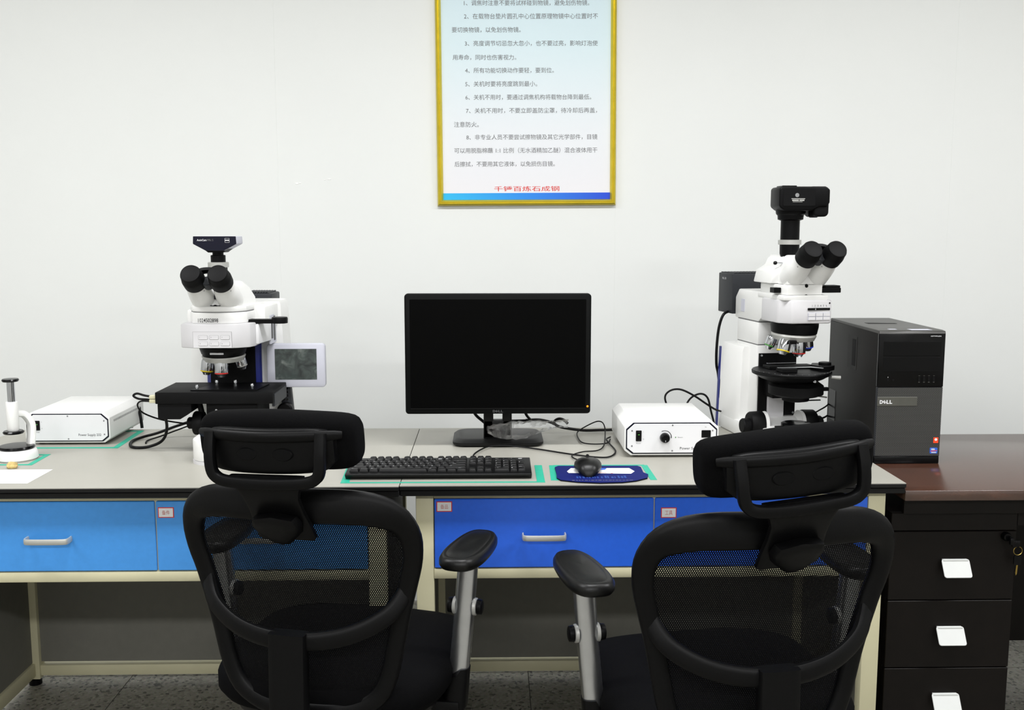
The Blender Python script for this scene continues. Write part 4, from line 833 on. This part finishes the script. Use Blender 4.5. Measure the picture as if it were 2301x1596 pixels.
cable('thin black cable drooping from the stage connector to the desk', [(-0.899, -0.54, 0.893), (-0.925, -0.54, 0.893), (-0.937, -0.53, 0.880), (-0.932, -0.51, 0.858), (-0.905, -0.48, 0.836), (-0.872, -0.44, 0.818), (-0.82, -0.40, 0.803), (-0.77, -0.38, 0.80), (-0.735, -0.37, 0.81)], 0.0022)
cable('thick black cable with a grey sleeve coiled on the left desk', [(-0.864, -0.53, 0.846), (-0.872, -0.50, 0.815), (-0.885, -0.48, 0.785), (-0.905, -0.47, 0.766), (-0.938, -0.468, 0.7545), (-0.965, -0.475, 0.7545), (-0.989, -0.452, 0.7545), (-1.006, -0.39, 0.7545), (-0.99, -0.345, 0.757), (-0.955, -0.33, 0.765), (-0.90, -0.33, 0.785), (-0.84, -0.35, 0.805), (-0.80, -0.40, 0.81)], 0.004)
cable('thin black cable loop lying beside the coiled cable', [(-0.962, -0.41, 0.753), (-0.968, -0.375, 0.753), (-0.945, -0.34, 0.757), (-0.90, -0.32, 0.772), (-0.85, -0.33, 0.79), (-0.80, -0.36, 0.80)], 0.0022)

# ================================================================== computer tower
t = thing('computer_tower', 'black computer tower with a perforated front on the brown desk', 'computer', (1.0925, -0.607, 0.73))
MB().box(-0.0865, 0.0865, 0.012, 0.38, 0.006, 0.346, 0.002).obj('case', 'pc', t)
MB().prism([(0.0, 0.344), (0.003, 0.3515), (0.02, 0.353), (0.375, 0.353), (0.38, 0.346)], -0.0865, 0.0865, 'x', 0.001, 1).obj('top_cover', 'pctop', t)
MB().box(-0.0865, 0.0865, 0.0, 0.012, 0.205, 0.346, 0.002).obj('upper_bezel', 'gloss', t)
MB().box(-0.075, 0.075, -0.001, 0.004, 0.286, 0.325, 0.001, 1).obj('optical_drive', 'gloss', t)
MB().box(-0.075, 0.075, -0.0006, 0.004, 0.245, 0.284, 0.001, 1).obj('drive_blank', 'gloss', t)
MB().box(-0.0865, 0.0865, 0.002, 0.012, 0.0, 0.020, 0.002).obj('lower_bezel', 'gloss', t)
MB().box(-0.0865, 0.0865, 0.001, 0.012, 0.020, 0.2045, 0.0015, 1).obj('front_frame', 'dark', t)
MB().box(-0.0845, 0.0845, 0.0002, 0.012, 0.022, 0.2035).obj('front_grille', 'grille', t)
MB().box(-0.085, 0.020, -0.001, 0.002, 0.155, 0.179, 0.0006, 1).obj('badge', 'badge', t)
dell(t, 'whiteink', -0.079, -0.0013, 0.161, 0.033, 0.010)
lettering('lettering', 'OPTIPLEX', 'whiteink', t, (0.047, -0.0003, 0.337), w=0.028, h=0.003, bold=0.01)
MB().box(0.068, 0.081, -0.0006, 0.001, 0.056, 0.071).obj('orange_sticker', 'orange', t)
MB().lathe([(0.0035, 0), (0.0035, 0.0004)], (0.0745, -0.0006, 0.0655), (0, -1, 0), 14).obj('sticker_dot', 'paper', t)
MB().prism(rrect(0.060, 0.080, 0.028, 0.0435, 0.002), -0.0006, 0.001, 'y').obj('blue_sticker', 'stickblue', t)
MB().prism([(0.0615, 0.0335), (0.0785, 0.0355), (0.0785, 0.037), (0.0615, 0.035)], -0.0009, -0.0005, 'y').obj('sticker_stripe', 'orange', t)
MB().prism(rrect(0.063, 0.073, 0.037, 0.0415, 0.002), -0.0009, -0.0005, 'y').box(0.064, 0.077, -0.0009, -0.0005, 0.0295, 0.0325).obj('sticker_print', 'lgrey', t)
for i in range(4):
    x = 0.022 + i * 0.0128
    u = MB().box(x - 0.0028, x + 0.0028, -0.0006, 0.002, 0.217, 0.233).obj('usb_port', 'blackm', t)
    MB().box(x - 0.0022, x + 0.0022, -0.0008, 0.0, 0.2172, 0.2185).box(x - 0.0022, x + 0.0022, -0.0008, 0.0, 0.2345, 0.2352).obj('usb_mark', 'badge', u)
for x in (-0.060, -0.046): MB().lathe([(0.0032, 0), (0.003, 0.0006)], (x, -0.0002, 0.224), (0, -1, 0), 12).obj('audio_jack', 'blackm', t)
MB().box(-0.0605, -0.0595, -0.0006, 0.0, 0.230, 0.2325).obj('drive_light', 'whiteink', t)
ls = MB().box(-0.0872, -0.086, 0.155, 0.225, 0.228, 0.320, 0.0004, 1).obj('latch_plate', 'pc', t)
MB().box(-0.0876, -0.0868, 0.165, 0.190, 0.238, 0.312).obj('latch_recess', 'blackm', ls)
MB().box(-0.0872, -0.086, 0.31, 0.365, 0.055, 0.145, 0.0004, 1).obj('side_port_panel', 'gloss', t)
MB().prism([(-0.045, 0.19), (0.035, 0.19), (0.035, 0.205), (-0.045, 0.22)], 0.353, 0.3535, 'z').obj('top_recess', 'blackm', t)
MB().box(0.0, 0.055, 0.01, 0.04, 0.353, 0.3534).box(-0.05, -0.03, 0.03, 0.045, 0.353, 0.3534).obj('top_labels', 'lgrey', t)
for x in (-0.07, 0.07): MB().box(x - 0.01, x + 0.01, 0.03, 0.36, 0.0, 0.007).obj('foot', 'blackm', t)

# ================================================================== office chairs
def interp(tab, z):
    if z <= tab[0][0]: return tab[0][1]
    for (a, u), (b_, v_) in zip(tab, tab[1:]):
        if z <= b_: return u + (v_ - u) * (z - a) / (b_ - a)
    return tab[-1][1]
YB = [(0.36, -0.200), (0.45, -0.207), (0.55, -0.213), (0.65, -0.228), (0.73, -0.250), (0.82, -0.285)]
def SB(x, z, off=0.0): return Vector((x, interp(YB, 0.388 + (z - 0.388) / 1.1) - 0.017 + 0.67 * x * x + off, z))
ZS = lambda z: 0.388 + (z - 0.388) * 1.1
half = [(0.0, 0.788), (0.06, 0.790), (0.12, 0.789), (0.165, 0.781), (0.197, 0.762), (0.212, 0.73), (0.213, 0.69), (0.201, 0.64), (0.187, 0.585), (0.174, 0.525), (0.160, 0.465), (0.138, 0.422), (0.095, 0.397), (0.05, 0.390), (0.0, 0.388)]
half = [(x * 1.06, ZS(z)) for x, z in half]
loop2 = half + [(-x, z) for x, z in half[-2:0:-1]]
WID = [(0.386, 0.038), (0.45, 0.036), (0.62, 0.036), (0.73, 0.039), (0.795, 0.050), (0.83, 0.066)]
PARTS = {}
def part(name, mb, m, ang=35): PARTS.setdefault('list', []).append((name, mb.mesh(name, ang), m))
fine = smooth([Vector((x, 0, z)) for x, z in loop2 + [loop2[0]]], 3)[:-1]
part('back_frame', MB().sweep([SB(p.x, p.z) for p in fine], lambda i: (interp(WID, fine[i].z), 0.026), lambda i: (0, -1, 0.12), closed=True, n=14, ex=2.6), 'chair')
def inside(x, z):
    c = False; n = len(loop2)
    for i in range(n):
        (x1, z1), (x2, z2) = loop2[i], loop2[(i + 1) % n]
        if (z1 > z) != (z2 > z) and x < (x2 - x1) * (z - z1) / (z2 - z1) + x1: c = not c
    return c
m = MB(); px_, pz_ = 0.0040, 0.0036; z = 0.388; row = 0
while z < 0.835:
    x = -0.235 + (px_ / 2 if row % 2 else 0)
    while x < 0.235:
        if inside(x, z):
            hw, hh = px_ / 2, pz_ / 2
            O = [m.bm.verts.new(SB(x + a * hw, z + b_ * hh, 0.004)) for a, b_ in ((-1, -1), (1, -1), (1, 1), (-1, 1))]
            I = [m.bm.verts.new(SB(x + a * hw, z + b_ * hh, 0.004)) for a, b_ in ((-0.24, -0.52), (0.24, -0.52), (0.50, 0), (0.24, 0.52), (-0.24, 0.52), (-0.50, 0))]
            m.bm.faces.new((O[0], O[1], I[1], I[0])); m.bm.faces.new((O[1], O[2], I[3], I[2], I[1])); m.bm.faces.new((O[2], O[3], I[4], I[3])); m.bm.faces.new((O[3], O[0], I[0], I[5], I[4]))
        x += px_
    z += pz_; row += 1
part('back_mesh', m, 'meshfab')
bow = [(-0.212, 0.668, 0.004), (-0.200, 0.634, -0.012), (-0.174, 0.605, -0.032), (-0.122, 0.580, -0.050), (-0.062, 0.567, -0.060), (0, 0.564, -0.064)]
bow = bow + [(-x, z, o_) for x, z, o_ in bow[-2::-1]]
bp_ = smooth([SB(x, z, o_) for x, z, o_ in bow], 4)
part('lumbar_bow', MB().sweep(bp_, lambda i: (0.036 - 0.016 * abs(i / (len(bp_) - 1) * 2 - 1) ** 8, 0.018 - 0.010 * abs(i / (len(bp_) - 1) * 2 - 1) ** 8), lambda i: (bp_[i].x * 1.5, -1, 0), n=12, ex=3), 'chair')
spn = smooth([(0, -0.297, 0.582), (0, -0.299, 0.51), (0, -0.300, 0.41), (0, -0.285, 0.345), (0, -0.20, 0.322), (0, -0.05, 0.32)], 4)
part('spine', MB().sweep(spn, lambda i: (0.074, 0.034), lambda i: (0, -1, 0.3) if i < 14 else (0, 0.3, -1), n=16, ex=7), 'chair')
part('tension_bellows', MB().lathe([(0.030, 0.0)] + [q for i in range(7) for q in ((0.034, 0.008 * i + 0.002), (0.030, 0.008 * i + 0.006))] + [(0.030, 0.058)], (0, -0.276, 0.285), seg=24), 'rubber')
seat = []
for z, k in ((0.362, 0.86), (0.372, 0.95), (0.392, 1.0), (0.418, 1.0), (0.436, 0.965), (0.446, 0.88), (0.450, 0.7), (0.451, 0.4), (0.451, 0.02)):
    seat.append([(x * k, 0.02 + (y - 0.02) * k, z - (0.012 * (max(0, (y - 0.15)) / 0.1) if k > 0.8 else 0)) for x, y in superell(0.252, 0.245, 3.6, 48, 0, 0.02)])
part('seat', MB().loft(seat), 'fabric', 60)
part('seat_pan', MB().loft([[(x * k, y * k + 0.02, z) for x, y in superell(0.235, 0.228, 3.4, 40)] for z, k in ((0.335, 0.82), (0.342, 0.93), (0.362, 0.96))]), 'chair')
part('tilt_mechanism', MB().box(-0.09, 0.09, -0.12, 0.12, 0.285, 0.337, 0.006), 'blackm')
part('gas_lift', MB().lathe([(0.030, 0.085), (0.030, 0.20), (0.018, 0.201), (0.018, 0.287)], seg=20), 'blackm')
part('base_hub', MB().lathe([(0.0, 0.06), (0.045, 0.06), (0.05, 0.08), (0.042, 0.115), (0.034, 0.12), (0, 0.12)], seg=24), 'chair')
BASELEG = MB().sweep([(0.03, 0, 0.092), (0.12, 0, 0.088), (0.22, 0, 0.078), (0.285, 0, 0.068)], lambda i: (0.05 - 0.006 * i, 0.034 - 0.003 * i), lambda i: (0, 0, 1), n=12).mesh('base_leg')
CASTER = MB().cyl((0.285, -0.022, 0.026), (0.285, 0.022, 0.026), 0.026, seg=18, ch=0.004).cyl((0.285, 0, 0.03), (0.285, 0, 0.066), 0.009, seg=10).mesh('caster')
POST = MB().loft([[(dx + x, -0.02 + y, z) for x, y in superell(0.0215, 0.017, 2.6, 24)] for z, dx in ((0.385, -0.022), (0.52, -0.009), (0.655, 0.002))]).mesh('arm_post')
SLEEVE = MB().loft([[(dx + x, -0.02 + y, z + (0.012 if x > 0 else -0.004) * k2) for x, y in superell(0.025, 0.021, 2.8, 24)] for z, dx, k2 in ((0.318, -0.034, 0), (0.33, -0.028, 0), (0.405, -0.021, 1))]).box(-0.19, -0.015, -0.045, 0.005, 0.322, 0.345, 0.004).mesh('arm_sleeve')
PAD_ = []
for z, k, kx in ((0.0, 0.80, 0.7), (0.006, 0.95, 0.92), (0.013, 1.0, 1.0), (0.022, 1.0, 1.0), (0.0295, 0.955, 0.90), (0.0322, 0.90, 0.80), (0.0312, 0.865, 0.72), (0.0320, 0.84, 0.69), (0.0342, 0.80, 0.62), (0.0352, 0.5, 0.4), (0.0353, 0.02, 0.02)):
    PAD_.append([(x * kx * (1 - 0.9 * (y + 0.0) * (1 if y > 0 else 0.2)), y * k, z + 0.02 * max(0, y - 0.05)) for x, y in superell(0.047, 0.110, 3.0, 40)])
PADM = MB().loft(PAD_).mesh('armrest', 60)
WASH, KNOB = [], []
for s_ in (-1, 1):
    o_ = (-0.0055 + s_ * 0.0215, -0.02, 0.552)
    WASH.append(MB().lathe([(0.0185, -0.003), (0.0185, 0.003), (0.016, 0.0045), (0, 0.0045)], o_, (s_, 0, 0), 22).mesh('knob_washer'))
    KNOB.append(MB().lathe([(0.0155, 0.004), (0.0165, 0.006), (0.0155, 0.0145), (0.012, 0.016), (0, 0.016)], o_, (s_, 0, 0), 22).mesh('arm_knob'))
# headrest, modelled about the pivot (0, -0.30, 0.90)
HP = Vector((0, -0.348, 0.905)); HEAD = []
def arcy(x): return 1.35 * x * x
rings = []
NX = 24
for i in range(NX + 1):
    u = -1 + 2 * i / NX; x = 0.1535 * math.sin(u * math.pi / 2); e = max(0.0, 1 - abs(u) ** 5) ** 0.5; e = 0.12 + 0.88 * e
    c = (x, arcy(x) + 0.026, 0.052)
    rings.append([(c[0], c[1] + yy * (0.45 + 0.55 * e), c[2] + zz * e + 0.006 * math.cos(x * 16)) for yy, zz in superell(0.031, 0.053, 3.2, 28)])
HEAD.append(('headrest', MB().loft(rings).mesh('headrest', 70), 'fabric'))
rings = []
for i in range(17):
    x = -0.124 + 0.248 * i / 16; e = 0.55 + 0.45 * max(0.0, 1 - abs(-1 + 2 * i / 16) ** 6) ** 0.5
    rings.append([(x, arcy(x) - 0.012 + yy, 0.046 + zz * e) for yy, zz in superell(0.009, 0.042, 5, 20)])
HEAD.append(('headrest_shell', MB().loft(rings).mesh('headrest_shell', 50), 'chair'))
lip = smooth([(-0.137, arcy(0.137) - 0.014, 0.072), (-0.10, arcy(0.10) - 0.022, 0.075), (-0.05, arcy(0.05) - 0.024, 0.076), (0, -0.025, 0.076), (0.05, arcy(0.05) - 0.024, 0.076), (0.10, arcy(0.10) - 0.022, 0.075), (0.137, arcy(0.137) - 0.014, 0.072)], 3)
HEAD.append(('shell_rim', MB().sweep(lip, lambda i: (0.020 * (1 - 0.3 * abs(i / (len(lip) - 1) * 2 - 1) ** 10), 0.014 * (1 - 0.3 * abs(i / (len(lip) - 1) * 2 - 1) ** 8)), lambda i: (0, -1, 0), n=12, ex=2.4).mesh('shell_rim'), 'chair'))
for s_ in (-1, 1):
    HEAD.append(('shell_recess', MB().lathe([(1.0, 0), (0.9, 0.002), (0, 0.0022)], (0, 0, 0), (0, -1, 0), 24, Matrix.Translation((s_ * 0.034, -0.0195, 0.042)) @ Matrix.Diagonal((0.020, 1, 0.012, 1))).mesh('shell_recess'), 'blackm'))
ub = [(-0.106, -0.010, 0.080), (-0.106, -0.020, 0.045), (-0.104, -0.024, 0.014), (-0.096, -0.025, 0.000), (-0.078, -0.027, -0.007), (-0.04, -0.028, -0.010), (0, -0.028, -0.011)]
ub = smooth(ub + [(-x, y, z) for x, y, z in ub[-2::-1]], 4)
HEAD.append(('headrest_bracket', MB().sweep(ub, lambda i: (0.021, 0.018), lambda i: (0, -1, 0), n=12, ex=3.5).mesh('headrest_bracket'), 'chair'))
m = MB()
rings = []
for z, wd, y in ((0.002, 0.072, -0.020), (-0.014, 0.070, -0.020), (-0.026, 0.060, -0.017), (-0.045, 0.054, -0.009), (-0.075, 0.053, 0.008), (-0.105, 0.056, 0.025), (-0.141, 0.058, 0.044), (-0.146, 0.053, 0.046)):
    rings.append([(x, y + yy, z) for x, yy in superell(wd, 0.007, 8, 20)])
HEAD.append(('neck_plate', MB().loft(rings).mesh('neck_plate'), 'chair'))
m = MB(); shield = [(-0.040, -0.088), (0.0, -0.080), (0.040, -0.088), (0.046, -0.104), (0.038, -0.128), (0.016, -0.150), (0.0, -0.154), (-0.016, -0.150), (-0.038, -0.128), (-0.046, -0.104)]
rings = [[(x * k, y + 0.030 - 0.58 * ((z + 0.117) * k), -0.112 + (z + 0.117) * k) for x, z in shield] for y, k in ((-0.010, 1.0), (-0.026, 1.0), (-0.033, 0.95), (-0.038, 0.78), (-0.039, 0.4))]
HEAD.append(('height_knob', m.loft(rings).mesh('height_knob', 40), 'chair'))

def chair(label, loc, rz, head_roll, head_yaw, pads, head_dx=0.0):
    t = thing('office_chair', label, 'chair', (loc[0], loc[1], 0), rz, 'black mesh office chairs')
    for name, me, m in PARTS['list']: link(name, me, m, t)
    for i in range(5):
        o = link('base_leg', BASELEG, 'chair', t); o.rotation_euler = (0, 0, R(90 + 72 * i))
        c = link('caster', CASTER, 'blackm', t); c.rotation_euler = (0, 0, R(90 + 72 * i))
    for s_, (ax, ang) in zip((-1, 1), pads):
        p = link('arm_post', POST, 'silver', t); p.location = (s_ * ax, 0, 0); p['label'] = 'satin silver armrest post'
        q = link('arm_sleeve', SLEEVE, 'chair', t); q.location = (s_ * ax, 0, 0)
        a = link('armrest', PADM, 'padleather', t); a.location = (s_ * ax, 0.0, 0.650); a.rotation_euler = (0, 0, R(ang))
        for k_ in (0, 1): link('knob_washer', WASH[k_], 'ring', p); link('arm_knob', KNOB[k_], 'black', p)
        if s_ < 0:
            for o in (p, q): o.rotation_euler = (0, 0, R(180)); o.location.y = -0.04
    for name, me, m in HEAD:
        o = link(name, me, m, t); o.location = HP + Vector((head_dx, 0, 0)); o.rotation_euler = (R(6), R(head_roll), R(head_yaw))
    return t
chair('black mesh office chair with its headrest in front of the square-staged microscope', (-0.320, -1.043), -13.1, -1.2, 0, ((0.281, 5), (0.281, -4)))
chair('black mesh office chair nearest the brown drawer pedestal', (0.457, -1.212), 8.5, -4.8, 0, ((0.281, 4), (0.281, -4)))
